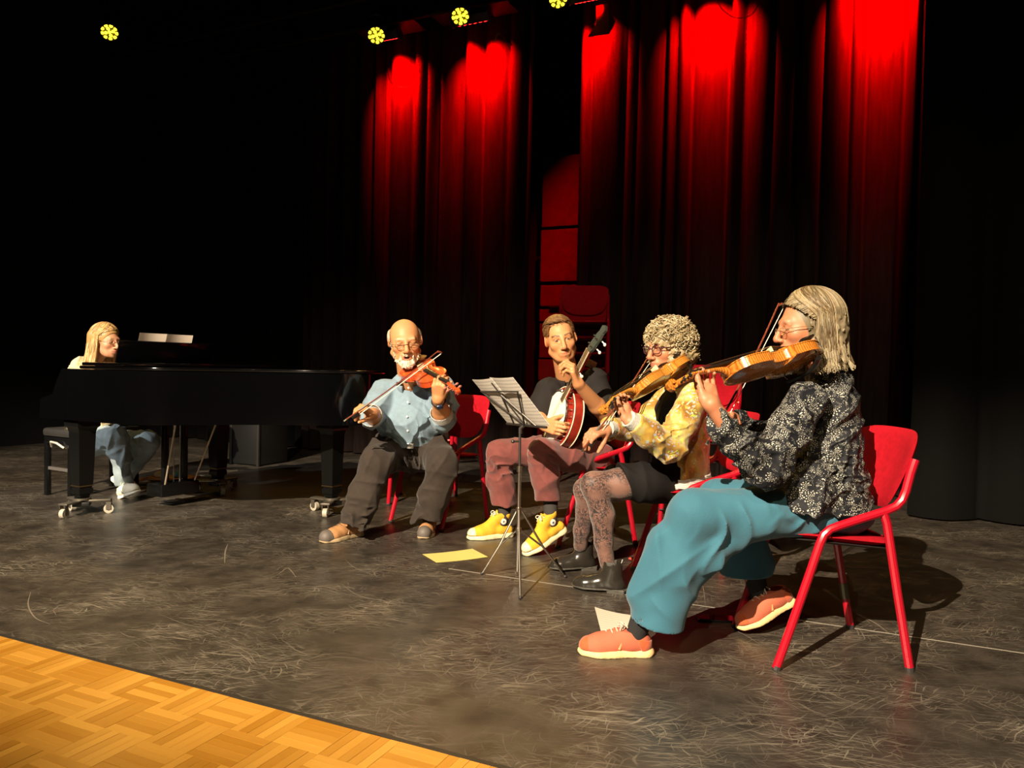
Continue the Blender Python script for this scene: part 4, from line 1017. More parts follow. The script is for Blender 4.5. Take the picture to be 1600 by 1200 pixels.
def violin(label, Mx, c0, c1, pegs=EBONY, tailmat=EBONY, cream=False):
    vm = varnish('varnish_'+label.split()[0]+label.split()[1], c0, c1)
    t = thing('violin', label, 'violin'); t.matrix_basis = Mx
    def plate(z0, arch, sgn, ov):
        rows = []
        for r, a in ((1.0, 0), (.985, .0010), (.95, .0008), (.88, .25), (.75, .58), (.55, .85), (.3, .97), (.04, 1.0)):
            zz = z0+sgn*(arch*a if a > .01 else a)
            rows.append([Vector(((x*(1+ov))*r, .180+(y-.180)*(1+ov*.6)*r, zz)) for x, y in VOUT])
        g = G(); g.grid([[Vector((x*(1+ov), .18+(y-.18)*(1+ov*.6), z0-sgn*.0035)) for x, y in VOUT]]+rows, True); return g
    plate(.0175, .013, 1, .022).obj('top_plate', vm, t, sharp=50)
    plate(-.0175, .012, -1, .022).obj('back_plate', vm, t, sharp=50)
    g = G(); g.grid([[Vector((x, y, z)) for x, y in VOUT] for z in (-.016, .016)], True); g.obj('ribs', vm, t, sharp=50)
    # neck, pegbox, scroll
    g = G(); rows = []
    for y, w_, zt, zb in ((.350, .017, .020, -.017), (.362, .0155, .022, -.012), (.375, .0135, .024, .004), (.40, .0128, .025, .010), (.47, .0115, .027, .0135), (.486, .0112, .027, .012), (.495, .0115, .0235, .002), (.52, .0105, .0185, -.004), (.55, .009, .0105, -.011), (.568, .0075, .004, -.014)):
        rows.append([Vector((w_*math.cos(a), y, (zt+zb)/2+(zt-zb)/2*math.sin(a)*(1 if math.sin(a) > 0 else 1))) for a in [2*PI*k/12 for k in range(12)]])
    g.grid(rows, True); g.add(rows[-1], [tuple(range(12))]); g.obj('neck', vm, t, sharp=50)
    g = G()
    for (R0, w_) in ((1.0, .0085),):
        rows = []
        for i in range(46):
            a = -.9+i/45*3.4*PI; rr = .0175*(1-.72*i/45); cy, cz = .574, -.004
            p = Vector((0, cy+rr*math.cos(a-.6), cz+rr*math.sin(a-.6))); wd = .0085+.0055*i/45; th = .0042
            e = Vector((0, math.cos(a-.6), math.sin(a-.6)))
            rows.append([p+Vector((wd, 0, 0))+e*th, p+Vector((-wd, 0, 0))+e*th, p+Vector((-wd, 0, 0))-e*th, p+Vector((wd, 0, 0))-e*th])
        g.grid(rows, True); g.add(rows[-1], [(0, 1, 2, 3)])
    g.obj('scroll', vm, t, sharp=40)
    for k, (y, z, s_) in enumerate(((.503, .010, 1), (.517, .006, -1), (.531, .002, 1), (.545, -.003, -1))):
        g = G(); g.tube([(-s_*.014, y, z), (s_*.024, y, z)], .0032, 8); g.ball((s_*.033, y, z), (.0105, .0045, .0075), 8); g.obj('peg', pegs, t)
    g = G(); rows = []
    for y, w_, z in ((.486, .012, .030), (.40, .0145, .0335), (.30, .018, .0385), (.222, .021, .043)):
        rows.append([Vector((w_*math.cos(a), y, z-.006+(.0075*math.sin(a) if math.sin(a) > 0 else .003*math.sin(a)))) for a in [2*PI*k/14 for k in range(14)]])
    g.grid(rows, True); g.add(rows[0], [tuple(range(14))]); g.add(rows[-1], [tuple(range(14))]); g.obj('fingerboard', EBONY, t, sharp=50)
    g = G(); rows = []
    for y, w_, z in ((.004, .008, .024), (.02, .011, .034), (.07, .015, .042), (.112, .021, .046), (.118, .018, .046)):
        rows.append([Vector((w_*math.cos(a), y, z+(.005 if math.sin(a) > 0 else .002)*math.sin(a))) for a in [2*PI*k/12 for k in range(12)]])
    g.grid(rows, True); g.add(rows[0], [tuple(range(12))]); g.add(rows[-1], [tuple(range(12))]); g.obj('tailpiece', tailmat, t, sharp=50)
    g = G(); g.box((0, .160, .043), (.040, .004, .026), bev=.001); g.obj('bridge', CREAM, t)
    for k in range(4):
        x = -.0165+.011*k; zb = .0575+.0035*(1-((k-1.5)/1.5)**2); g = G(); g.tube([(x*.8, .112, .0505), (x, .160, zb), (x*.5, .486, .034), (x*.3, .53, .012)], .0007, 4); g.obj('string', STR, t)
    ch = G(); rows = []
    for i in range(9):
        f = i/8; rows.append([Vector((-.058+(.036-.010*math.cos(f*PI))*math.cos(a)*math.sin(PI*(.12+.76*f)), .012+.052*f, .040+.009*(1-f)+.006*math.sin(a)-.010*math.sin(PI*f)*.5)) for a in [2*PI*k/14 for k in range(14)]])
    ch.grid(rows, True); ch.add(rows[0], [tuple(range(14))]); ch.add(rows[-1], [tuple(range(14))]); c_ = ch.obj('chin_rest', M('pale_wood_chinrest', (.62, .40, .16), .4) if cream else EBONY, t, sharp=60)
    for y in (-.002, ):
        for x in (-.045, -.066):
            g = G(); g.tube([(x, .006 if x > -.05 else .012, .040), (x, -.001 if x > -.05 else .010, .018), (x, -.001 if x > -.05 else .010, -.018), (x, .012, -.0215)], .0024, 6); g.obj('chin_rest_clamp', STR, c_)
    for s_ in (-1, 1):
        pts = bez([(s_*.030, .205, .0305), (s_*.026, .212, .031), (s_*.024, .203, .0315), (s_*.033, .185, .0295), (s_*.042, .165, .0275), (s_*.046, .148, .0265), (s_*.052, .140, .0245), (s_*.056, .150, .0240)], 4)
        g = G(); g.tube(pts, [.0009]*4+[.0022]*(len(pts)-8)+[.0009]*4, 5); g.obj('f_hole', EBONY, t)
    # shoulder rest
    sr = G(); pts = bez([(-.085, .06, -.045), (-.05, .055, -.056), (0, .05, -.058), (.05, .05, -.052), (.09, .06, -.044)], 6); rows = []
    for p in pts: rows.append([p+Vector((0, .013*math.cos(a), .006*math.sin(a))) for a in [2*PI*k/10 for k in range(10)]])
    sr.grid(rows, True); sr.add(rows[0], [tuple(range(10))]); sr.add(rows[-1], [tuple(range(10))]); o = sr.obj('shoulder_rest', EBONY, t, sharp=60)
    for x in (-.078, .082):
        g = G(); g.tube([(x, .057, -.047), (x*1.12, .06, -.03), (x*1.17, .062, -.014)], .003, 6); g.obj('rest_foot', EBONY, o)
    return t
def bow(label, frog, tip, hair_side):
    a, b = Vector(frog), Vector(tip); y = (b-a).normalized(); Ln = (b-a).length; z = Vector(hair_side); z = (z-y*z.dot(y)).normalized(); x = y.cross(z)
    t = thing('violin_bow', label, 'bow'); t.matrix_basis = Matrix(((x.x, y.x, z.x, a.x), (x.y, y.y, z.y, a.y), (x.z, y.z, z.z, a.z), (0, 0, 0, 1)))
    WOOD = M('red_brown_bow_wood', (.16, .035, .018), .3, coat=.3)
    pts = [Vector((0, Ln*f, .010*math.sin(PI*f))) for f in [i/14 for i in range(15)]]
    g = G(); g.tube(pts, [.0044-.0014*i/14 for i in range(15)], 8); g.obj('stick', WOOD, t)
    g = G(); g.tube([(0, Ln-.012, .002), (0, Ln+.004, .010), (0, Ln+.010, .022)], [.0035, .005, .003], 8); g.obj('tip_head', M('ivory_tip', (.75, .70, .60), .4) if False else WOOD, t)
    g = G(); g.box((0, .055, .015), (.009, .045, .020), bev=.002); g.obj('frog', EBONY, t)
    g = G(); g.tube([(0, -.012, 0), (0, .004, 0)], .0048, 8); g.obj('end_screw', M('silver_screw', (.7, .68, .62), .25, metal=1), t)
    g = G(); g.box((0, (Ln+.08)/2, .0225), (.0075, Ln-.075, .0022)); g.obj('bow_hair', HAIRW, t, smooth=False)
    g = G(); g.tube([(0, .085, .0002), (0, .15, .002)], .0052, 8); g.obj('grip_wrap', M('silver_wrap', (.35, .33, .3), .4, metal=.7), t)
    return t
# ---- three violins: tail end, scroll end (both in the room), direction of the top plate
V3T, V3S = P(1268, 556, 2.66), P(1036, 603, 2.44)
V3 = axes(V3T, V3S, (.12, .50, .86))
violin('golden brown violin held by the woman in teal trousers, seen from below', V3, (.27, .075, .009), (.56, .20, .028))
V2T, V2S = P(1064, 572, 3.50), P(940, 640, 3.12)
V2 = axes(V2T, V2S, (.42, .86, .78))
violin('amber violin held by the woman in the yellow flowered jacket', V2, (.34, .11, .014), (.62, .26, .04))
V1T, V1S = P(643, 573, 4.50), P(707, 606, 4.07)
_a = (V1S-V1T).normalized(); _t = Vector((.80, .40, .45)); _n = _a.cross(_t); _n = _n if _n.y < 0 else -_n
V1 = axes(V1T, V1S, _n)
violin('orange red violin under the chin of the bearded man', V1, (.44, .045, .010), (.62, .09, .016), pegs=M('pink_brown_pegs', (.45, .16, .12), .35), cream=True)
BOW1A, BOW1B = P(540, 656, 4.05), P(685, 548, 4.22)
bow('violin bow held low by the bearded man in blue', BOW1A, BOW1B, (.45, .3, -.7))
BOW2A, BOW2B = P(911, 702, 3.30), P(1014, 556, 3.66)
bow('violin bow of the woman in the yellow flowered jacket', BOW2A, BOW2B, (.75, -.1, -.55))
BOW3A, BOW3B = P(1106, 690, 2.58), P(1217, 474, 2.95)
bow('violin bow of the woman in the black floral blouse', BOW3A, BOW3B, (.8, -.2, -.4))
def neck_hand(Vm, wrist, x=.030, y=.432, z=-.004, r=.098):
    K = Vm @ Vector((x, y, z)); w_ = Vector(wrist); return K+(w_-K).normalized()*r, K
# ---- banjo
BJC = P(868, 650, 4.20); BJE = P(940, 510, 3.93)
BJ = axes(BJC, BJE, (-.93, -.30, .13))
bj = thing('banjo', 'five-string banjo with white head and red resonator', 'banjo'); bj.matrix_basis = BJ
MAH = M('red_mahogany', (.26, .022, .012), .18, coat=.6, var=.25, vscale=18); CHROME = M('chrome', (.72, .70, .66), .16, metal=1); BIND = M('cream_binding', (.78, .70, .50), .4)
g = G(); g.lathe([(.136, -.002), (.136, .004), (.120, .0055), (.02, .0055)], 48); g.obj('drum_head', M('white_drum_skin', (.80, .76, .66), .5), bj)
g = G(); rows = []
for a in [2*PI*k/48 for k in range(49)]: rows.append(Vector((.139*math.cos(a), .139*math.sin(a), .004)))
g.tube(rows, .0052, 8, False); g.obj('tension_hoop', CHROME, bj)
g = G(); g.lathe([(.132, .0), (.134, -.045), (.120, -.045), (.120, 0)], 48); g.obj('rim', MAH, bj)
g = G(); g.lathe([(.150, -.028), (.170, -.030), (.172, -.055), (.168, -.082), (.145, -.094), (.02, -.100)], 48); g.obj('resonator', MAH, bj)
for z in (-.029, -.084):
    g = G(); rr = .1705 if z > -.05 else .169; g.tube([Vector((rr*math.cos(2*PI*k/48), rr*math.sin(2*PI*k/48), z)) for k in range(49)], .0034, 6, False); g.obj('binding', BIND, bj)
g = G(); g.lathe([(.134, -.030), (.166, -.0305), (.166, -.034), (.134, -.034)], 48); g.obj('flange', CHROME, bj)
for k in range(24):
    a = 2*PI*(k+.5)/24; c, s_ = math.cos(a), math.sin(a); g = G(); g.tube([(.141*c, .141*s_, .007), (.148*c, .148*s_, .004), (.149*c, .149*s_, -.010), (.149*c, .149*s_, -.034)], .0024, 5); g.ball((.149*c, .149*s_, -.025), .0048, 5); g.obj('bracket_hook', CHROME, bj)
NL = (BJE-BJC).length
g = G(); rows = []
for y, w_ in ((.138, .026), (.20, .024), (NL-.15, .0175)):
    rows.append([Vector((w_*math.cos(a), y, .004+(.004 if math.sin(a) > 0 else .022)*math.sin(a))) for a in [2*PI*k/14 for k in range(14)]])
g.grid(rows, True); g.add(rows[0], [tuple(range(14))]); g.obj('neck', MAH, bj, sharp=50)
g = G(); g.box((0, (NL-.15+.10)/2, .0095), (.040, NL-.15-.10, .004), bev=.001); g.obj('fingerboard', M('worn_fingerboard', (.16, .10, .05), .35), bj)
for s_ in (-1, 1):
    g = G(); g.box((s_*.0205, (NL-.15+.10)/2, .0085), (.002, NL-.25, .005)); g.obj('neck_binding', BIND, bj, smooth=False)
for k in range(14):
    y = NL-.15-(NL-.28)*(1-2**(-(k+1)/9)); g = G(); g.box((0, y, .0117), (.040, .0016, .0012)); g.obj('fret', CHROME, bj, smooth=False)
g = G(); hp = [(-.019, 0), (-.028, .02), (-.028, .09), (-.020, .12), (-.026, .15), (0, .165), (.026, .15), (.020, .12), (.028, .09), (.028, .02), (.019, 0)]
m4 = Matrix.Translation((0, NL-.152, .006)) @ Matrix.Rotation(-.14, 4, 'X'); g.prism(hp, -.014, 0, m4); g.obj('headstock', M('dark_headstock_veneer', (.05, .06, .05), .2, coat=.4), bj, smooth=False)
for k, (x, y) in enumerate(((-.020, .035), (.020, .035), (-.019, .085), (.019, .085))):
    g = G(); g.tube([m4 @ Vector((x, y, -.030)), m4 @ Vector((x, y, .016))], .0045, 8); pe = g.obj('tuning_peg', CHROME, bj)
    g = G(); g.tube([m4 @ Vector((x, y, -.026)), m4 @ Vector((x*2.1, y, -.034))], .0035, 6); g.ball(m4 @ Vector((x*2.55, y, -.034)), (.011, .009, .007), 8); g.obj('knob', M('pearl_knob', (.85, .82, .72), .3), pe)
g = G(); g.tube([(.022, NL*.52, .0), (.045, NL*.52, -.004)], .004, 6); g.ball((.052, NL*.52, -.004), .009, 8); g.obj('fifth_peg', M('pearl_knob'), bj)
for k in range(4):
    x = -.012+.008*k; g = G(); g.tube([(x*1.3, -.132, .008), (x, -.05, .020), (x*.8, NL-.15, .014)], .0006, 4); g.obj('string', STR, bj)
g = G(); g.box((0, -.05, .012), (.062, .004, .014), bev=.001); g.obj('bridge', CREAM, bj)
g = G(); g.tube([(0, -.142, .004), (0, -.10, .012)], .007, 6); g.obj('tailpiece', CHROME, bj)
# ================================================================ PEOPLE
def mul(c, k): return tuple(x*k for x in c)
def pal(rn, cs, v=.2):
    c = cs[rn.randrange(len(cs))]; k = 1+rn.uniform(-v, v); return tuple(x*k for x in c)
def pattern_mat(name, kind):
    """printed cloth: bursts of small petals scattered by a cell pattern"""
    m = bpy.data.materials.new(name); m.use_nodes = True; N = m.node_tree.nodes; L = m.node_tree.links; b = N['Principled BSDF']
    tc = N.new('ShaderNodeTexCoord'); sp = N.new('ShaderNodeSeparateXYZ'); L.new(tc.outputs['Object'], sp.inputs[0])
    def mt(op, a, c=None, c2=None):
        n = N.new('ShaderNodeMath'); n.operation = op
        for i, x in enumerate((a, c, c2)):
            if x is None: continue
            if isinstance(x, (int, float)): n.inputs[i].default_value = x
            else: L.new(x, n.inputs[i])
        return n.outputs[0]
    cb = tc.outputs['Object']; ge = N.new('ShaderNodeNewGeometry')
    def vm(op, a, c):
        n = N.new('ShaderNodeVectorMath'); n.operation = op; L.new(a, n.inputs[0])
        if isinstance(c, tuple): n.inputs[1].default_value = c
        else: L.new(c, n.inputs[1])
        return n
    t1 = N.new('ShaderNodeVectorMath'); t1.operation = 'NORMALIZE'; L.new(vm('CROSS_PRODUCT', ge.outputs['Normal'], (.05, .1, .99)).outputs[0], t1.inputs[0]); t2 = vm('CROSS_PRODUCT', ge.outputs['Normal'], t1.outputs[0])
    def burst(scale, npet, r0, r1, off, rf=130):
        mp = N.new('ShaderNodeMapping'); mp.inputs['Location'].default_value = (off, off*.6, off*.3); L.new(cb, mp.inputs[0])
        vo = N.new('ShaderNodeTexVoronoi'); vo.voronoi_dimensions = '3D'; vo.inputs['Scale'].default_value = scale; vo.inputs['Randomness'].default_value = .9; L.new(mp.outputs[0], vo.inputs['Vector'])
        sc = vm('SUBTRACT', mp.outputs[0], vo.outputs['Position'])
        a_, b_ = vm('DOT_PRODUCT', sc.outputs[0], t1.outputs[0]).outputs['Value'], vm('DOT_PRODUCT', sc.outputs[0], t2.outputs[0]).outputs['Value']
        an = mt('ARCTAN2', b_, a_); d = mt('SQRT', mt('ADD', mt('MULTIPLY', a_, a_), mt('MULTIPLY', b_, b_)))
        s3 = N.new('ShaderNodeSeparateColor'); L.new(vo.outputs['Color'], s3.inputs[0])
        pet = mt('SINE', mt('ADD', mt('MULTIPLY', an, npet), mt('MULTIPLY', mt('FLOOR', mt('MULTIPLY', d, rf)), 2.6)))
        ring = mt('FRACT', mt('MULTIPLY', d, rf))
        m1 = mt('GREATER_THAN', pet, .45); m2 = mt('LESS_THAN', mt('ABSOLUTE', mt('SUBTRACT', ring, .5)), .30); m3 = mt('LESS_THAN', d, mt('MULTIPLY_ADD', s3.outputs[0], r1-r0, r0)); m4 = mt('GREATER_THAN', d, .0035)
        half = mt('GREATER_THAN', mt('SINE', mt('ADD', an, mt('MULTIPLY', s3.outputs[1], 6.28))), -.75)
        return mt('MULTIPLY', mt('MULTIPLY', mt('MULTIPLY', m1, m2), mt('MULTIPLY', m3, m4)), half), vo, d
    nb = N.new('ShaderNodeTexNoise'); nb.inputs['Scale'].default_value = 320; L.new(tc.outputs['Object'], nb.inputs['Vector'])
    bp = N.new('ShaderNodeBump'); bp.inputs['Strength'].default_value = .25; bp.inputs['Distance'].default_value = .002; L.new(nb.outputs[0], bp.inputs['Height']); L.new(bp.outputs[0], b.inputs['Normal'])
    if kind == 'black':
        k1, vo, d = burst(20, 11, .016, .032, 0, 150); k2, vo2, d2 = burst(30, 8, .007, .016, 1.7, 190)
        tot = mt('MAXIMUM', k1, mt('MULTIPLY', k2, .55))
        mx = N.new('ShaderNodeMix'); mx.data_type = 'RGBA'; mx.inputs[6].default_value = (.0075, .008, .011, 1); mx.inputs[7].default_value = (.42, .41, .35, 1); L.new(tot, mx.inputs[0]); L.new(mx.outputs[2], b.inputs['Base Color']); b.inputs['Roughness'].default_value = .7; b.inputs['Specular IOR Level'].default_value = .25
    else:
        nz = N.new('ShaderNodeTexNoise'); nz.inputs['Scale'].default_value = 13; nz.inputs['Detail'].default_value = 3; L.new(cb, nz.inputs['Vector'])
        cr = N.new('ShaderNodeValToRGB'); e = cr.color_ramp.elements; e[0].position = .36; e[0].color = (.27, .125, .02, 1); e[1].position = .60; e[1].color = (.52, .43, .15, 1)
        x = cr.color_ramp.elements.new(.5); x.color = (.47, .29, .05, 1); L.new(nz.outputs[0], cr.inputs[0]); last = cr.outputs[0]
        for (scale, npet, r0, r1, off, col) in ((9, 5, .022, .055, 0, (.78, .70, .50)), (11, 4, .015, .040, 3.3, (.42, .55, .06)), (12, 5, .012, .034, 5.1, (.72, .20, .10)), (10, 6, .016, .042, 8.2, (.34, .38, .46))):
            k1, vo, d = burst(scale, npet, r0, r1, off, 55); mx = N.new('ShaderNodeMix'); mx.data_type = 'RGBA'; L.new(mt('MULTIPLY', k1, .85), mx.inputs[0]); L.new(last, mx.inputs[6]); mx.inputs[7].default_value = (*col, 1); last = mx.outputs[2]
        L.new(last, b.inputs['Base Color']); b.inputs['Roughness'].default_value = .42; b.inputs['Sheen Weight'].default_value = .2
    return m
def lace_mat():
    m = bpy.data.materials.new('black_lace_tights'); m.use_nodes = True; N = m.node_tree.nodes; L = m.node_tree.links; b = N['Principled BSDF']
    tc = N.new('ShaderNodeTexCoord'); tot = None
    for sc, w_, dist, seed in ((24, .060, 1.6, 0), (40, .06, 2.4, 4), (60, .05, 1.5, 9)):
        mp = N.new('ShaderNodeMapping'); mp.inputs['Location'].default_value = (seed, seed, seed); L.new(tc.outputs['Object'], mp.inputs[0])
        nz = N.new('ShaderNodeTexNoise'); nz.inputs['Scale'].default_value = sc; nz.inputs['Detail'].default_value = 1; nz.inputs['Distortion'].default_value = dist; L.new(mp.outputs[0], nz.inputs['Vector'])
        s1 = N.new('ShaderNodeMath'); s1.operation = 'SUBTRACT'; s1.inputs[1].default_value = .5; L.new(nz.outputs[0], s1.inputs[0]); s2 = N.new('ShaderNodeMath'); s2.operation = 'ABSOLUTE'; L.new(s1.outputs[0], s2.inputs[0])
        mr = N.new('ShaderNodeMapRange'); mr.inputs[1].default_value = w_*.35; mr.inputs[2].default_value = w_*.8; mr.inputs[3].default_value = 1; mr.inputs[4].default_value = 0; L.new(s2.outputs[0], mr.inputs[0])
        if tot is None: tot = mr.outputs[0]
        else:
            mm = N.new('ShaderNodeMath'); mm.operation = 'MAXIMUM'; L.new(tot, mm.inputs[0]); L.new(mr.outputs[0], mm.inputs[1]); tot = mm.outputs[0]
    big = N.new('ShaderNodeTexNoise'); big.inputs['Scale'].default_value = 9; L.new(tc.outputs['Object'], big.inputs['Vector']); br = N.new('ShaderNodeMapRange'); br.inputs[1].default_value = .34; br.inputs[2].default_value = .46; L.new(big.outputs[0], br.inputs[0])
    mu = N.new('ShaderNodeMath'); mu.operation = 'MULTIPLY'; L.new(tot, mu.inputs[0]); L.new(br.outputs[0], mu.inputs[1])
    mx = N.new('ShaderNodeMix'); mx.data_type = 'RGBA'; mx.inputs[6].default_value = (.20, .098, .072, 1); mx.inputs[7].default_value = (.018, .013, .014, 1); L.new(mu.outputs[0], mx.inputs[0]); L.new(mx.outputs[2], b.inputs['Base Color']); b.inputs['Roughness'].default_value = .6; b.inputs['Sheen Weight'].default_value = .25; return m
TEAL = M('teal_fine_corduroy', (.038, .130, .185), .8, var=.05, vscale=12, bump=.35, bscale=320, sheen=.18, spec=.2)
BSOCK = M('black_sock_knit', (.014, .013, .013), .9, bump=.4, bscale=300)
BLOUSE = pattern_mat('black_blouse_with_white_sprigs', 'black'); JACKET = pattern_mat('yellow_flowered_satin', 'yellow'); LACE = lace_mat()
LACE_TIE = M('pale_shoe_lace', (.62, .50, .40), .7)
def tri(*ps): return [P(*q) for q in ps]
# ------------------------------------------------------------ woman in teal trousers (nearest)
SK3 = (.44, .175, .088)
w3 = thing('person', 'grey-haired woman in black floral blouse and wide teal trousers playing the violin', 'person', (1.02, 2.77, 0))
H3 = Head(P(1260, 510, 2.75), (-1, .02, -.14), 0, 1.0)
nb3 = P(1296, 592, 2.78)
hd = build_head(H3, nb3, skin=SK3, lids='down', age=1, lip=(.45, .14, .10), brow=(.30, .22, .14), brow_w=.5, ears=True, neck_r=.048, scalp=(.15, .12, .07))
V3x = lambda x, y, z: V3 @ Vector((x, y, z))
# left hand under the violin neck, fingers over the fingerboard; right hand at the frog
(lw, lk_), le = neck_hand(V3, P(1116, 648, 2.43)), P(1192, 742, 2.50)
hx, hy, hz = V3.to_3x3().col[0], V3.to_3x3().col[1], V3.to_3x3().col[2]
la = skin_arm(le, lw, lk_, -hx*.8+hz*.5+hy*.1, 'L', r0=.038, r1=.025, h=.0022, s=.96, curls=((.45, 1.25, .8), (.35, 1.35, .85), (.25, 1.35, .85), (.15, 1.1, .7)), thumb=(.9, .15, .45), tcurl=.2, spread=.09)
rw, re = P(1142, 654, 2.88), P(1222, 704, 3.02)
rk = BOW3A.lerp(BOW3B, .09)
ra = skin_arm(re, rw, rk+Vector((-.01, .03, .04)), (-.2, -.75, -.55), 'R', r0=.038, r1=.025, h=.0026, s=.98, curls=((.75, .7, .4), (.8, .75, .4), (.8, .75, .4), (.75, .65, .4)), thumb=(.5, .25, .8))
core = SDF(.009)
core.chain(tri((1286, 625, 2.77), (1286, 740, 2.77)), [.085, .085], .04, ((0, 1, 0), 1.35)); core.cap(nb3, P(1286, 625, 2.77), .05, .06, .04)
core.chain(tri((1252, 622, 2.61), (1200, 732, 2.51)), [.045, .04], .03); core.chain(tri((1266, 622, 2.94), (1222, 704, 3.02)), [.045, .04], .03)
core.chain(tri((1295, 792, 2.68), (1080, 803, 2.61), (1000, 975, 2.66)), [.045, .045, .026], .03); core.chain(tri((1292, 785, 2.88), (1120, 785, 2.97), (1184, 925, 2.96)), [.06, .045, .026], .03)
finish_body(w3, [hd, la, ra, core.run(0)], SK3)
d = SDF(.0042); fl3 = ((0, 1, 0), 1.38)
d.chain(tri((1288, 640, 2.77), (1290, 700, 2.77), (1290, 760, 2.77), (1286, 812, 2.77)), [.112, .109, .132, .166], .03, fl3)
d.chain(tri((1294, 607, 2.77), (1288, 650, 2.77)), [.058, .09], .05, fl3); d.chain(tri((1272, 725, 2.68), (1262, 765, 2.62), (1256, 812, 2.595)), [.07, .076, .082], .05)
for s_, sh, el, cu in ((0, (1258, 628, 2.61), (1200, 734, 2.505), (1108, 652, 2.442)), (1, (1268, 626, 2.94), (1222, 704, 3.02), (1140, 653, 2.882))):
    mid = P(*sh).lerp(P(*el), .5)
    d.chain([P(*sh), mid, P(*el)], [.068, .064, .060], .035); d.chain([P(*el), P(*el).lerp(P(*cu), .5), P(*cu)], [.058, .052, .044], .02)
    ax_ = (P(*cu)-P(*el)).normalized(); d.cut(P(*cu)-ax_*.006, ax_, .075); d.cap(P(*cu)-ax_*.02, P(*cu)+ax_*.05, .036, .036, .004, True)
d.cut(P(1285, 789, 2.77), (-.06, 0, -1), .36)
d.disp(folds(11, .0055, 7.5, (1.0, .6, 1.3), 7)); d.disp(localfold(P(1195, 720, 2.5), .16, folds(5, .009, 16, (1, 1, .8), 4))); d.disp(localfold(P(1300, 745, 2.7), .16, folds(9, .007, 13, (.4, .3, 1.6), 4)))
sdf_obj('blouse', d, BLOUSE, w3)
d = SDF(.003); d.chain([H3.p(0, -.03, -.085)+Vector((.008, 0, -.025)), nb3+Vector((0, 0, -.01))], [.058, .078], .02, fl3); d.cap(H3.p(0, -.02, -.09), nb3+Vector((-.01, 0, .0)), .052, .060, .004, True); d.cut(nb3+Vector((0, 0, .034)), (-.15, 0, 1), .2)
sdf_obj('collar', d, BLOUSE, w3)
d = SDF(.005)
d.ell(P(1302, 796, 2.77), (.130, .180, .085), None, .04)
d.chain(tri((1302, 800, 2.675), (1190, 801, 2.62), (1085, 800, 2.60)), [.090, .082, .078], .04); d.chain(tri((1084, 806, 2.60), (1052, 880, 2.62), (1022, 985, 2.65)), [.078, .080, .094], .04)
d.chain(tri((1160, 822, 2.62), (1100, 865, 2.63), (1046, 940, 2.65)), [.055, .062, .050], .05); d.chain(tri((1030, 850, 2.62), (1006, 930, 2.64)), [.045, .050], .05)
d.chain(tri((1292, 782, 2.88), (1200, 782, 2.92), (1122, 780, 2.97)), [.088, .084, .076], .04); d.chain(tri((1124, 786, 2.97), (1150, 850, 2.97), (1168, 925, 2.965)), [.078, .085, .090], .04); d.chain(tri((1150, 800, 2.95), (1190, 880, 2.97)), [.05, .05], .05)
hemn = (P(1022, 985, 2.65)-P(1068, 830, 2.60)).normalized(); d.cut(P(1016, 968, 2.65), hemn+Vector((.10, 0, 0)), .26)
hemf = (P(1168, 925, 2.965)-P(1134, 810, 2.97)).normalized(); d.cut(P(1158, 897, 2.97), hemf+Vector((-.28, 0, -.2)), .20)
d.cap(P(1040, 915, 2.635), P(1008, 1010, 2.66), .072, .080, .006, True); d.cap(P(1152, 870, 2.97), P(1172, 935, 2.965), .070, .078, .006, True)
d.disp(localfold(P(1040, 890, 2.6), .26, folds(21, .0065, 6.5, (1.5, .5, .35), 5))); d.disp(localfold(P(1140, 835, 2.58), .17, folds(3, .008, 9, (1.0, .4, -1.3), 3))); d.disp(localfold(P(1240, 800, 2.6), .14, folds(8, .006, 14, (1, .4, .8), 4)))
sdf_obj('trousers', d, TEAL, w3)
for (a, b) in (((1014, 935, 2.655), (992, 996, 2.67)), ((1173, 880, 2.965), (1189, 940, 2.955))):
    d = SDF(.004); d.cap(P(*a), P(*b), .042, .035, .02); sdf_obj('sock', d, BSOCK, w3)
ORS = M('orange_suede', (.50, .082, .018), .8, var=.12, vscale=60, bump=.3, bscale=500, sheen=.3); ORM = M('coral_mesh', (.52, .125, .065), .85, bump=.5, bscale=900); SOLE3 = M('cream_crepe_sole', (.78, .52, .24), .7, var=.1, vscale=40)
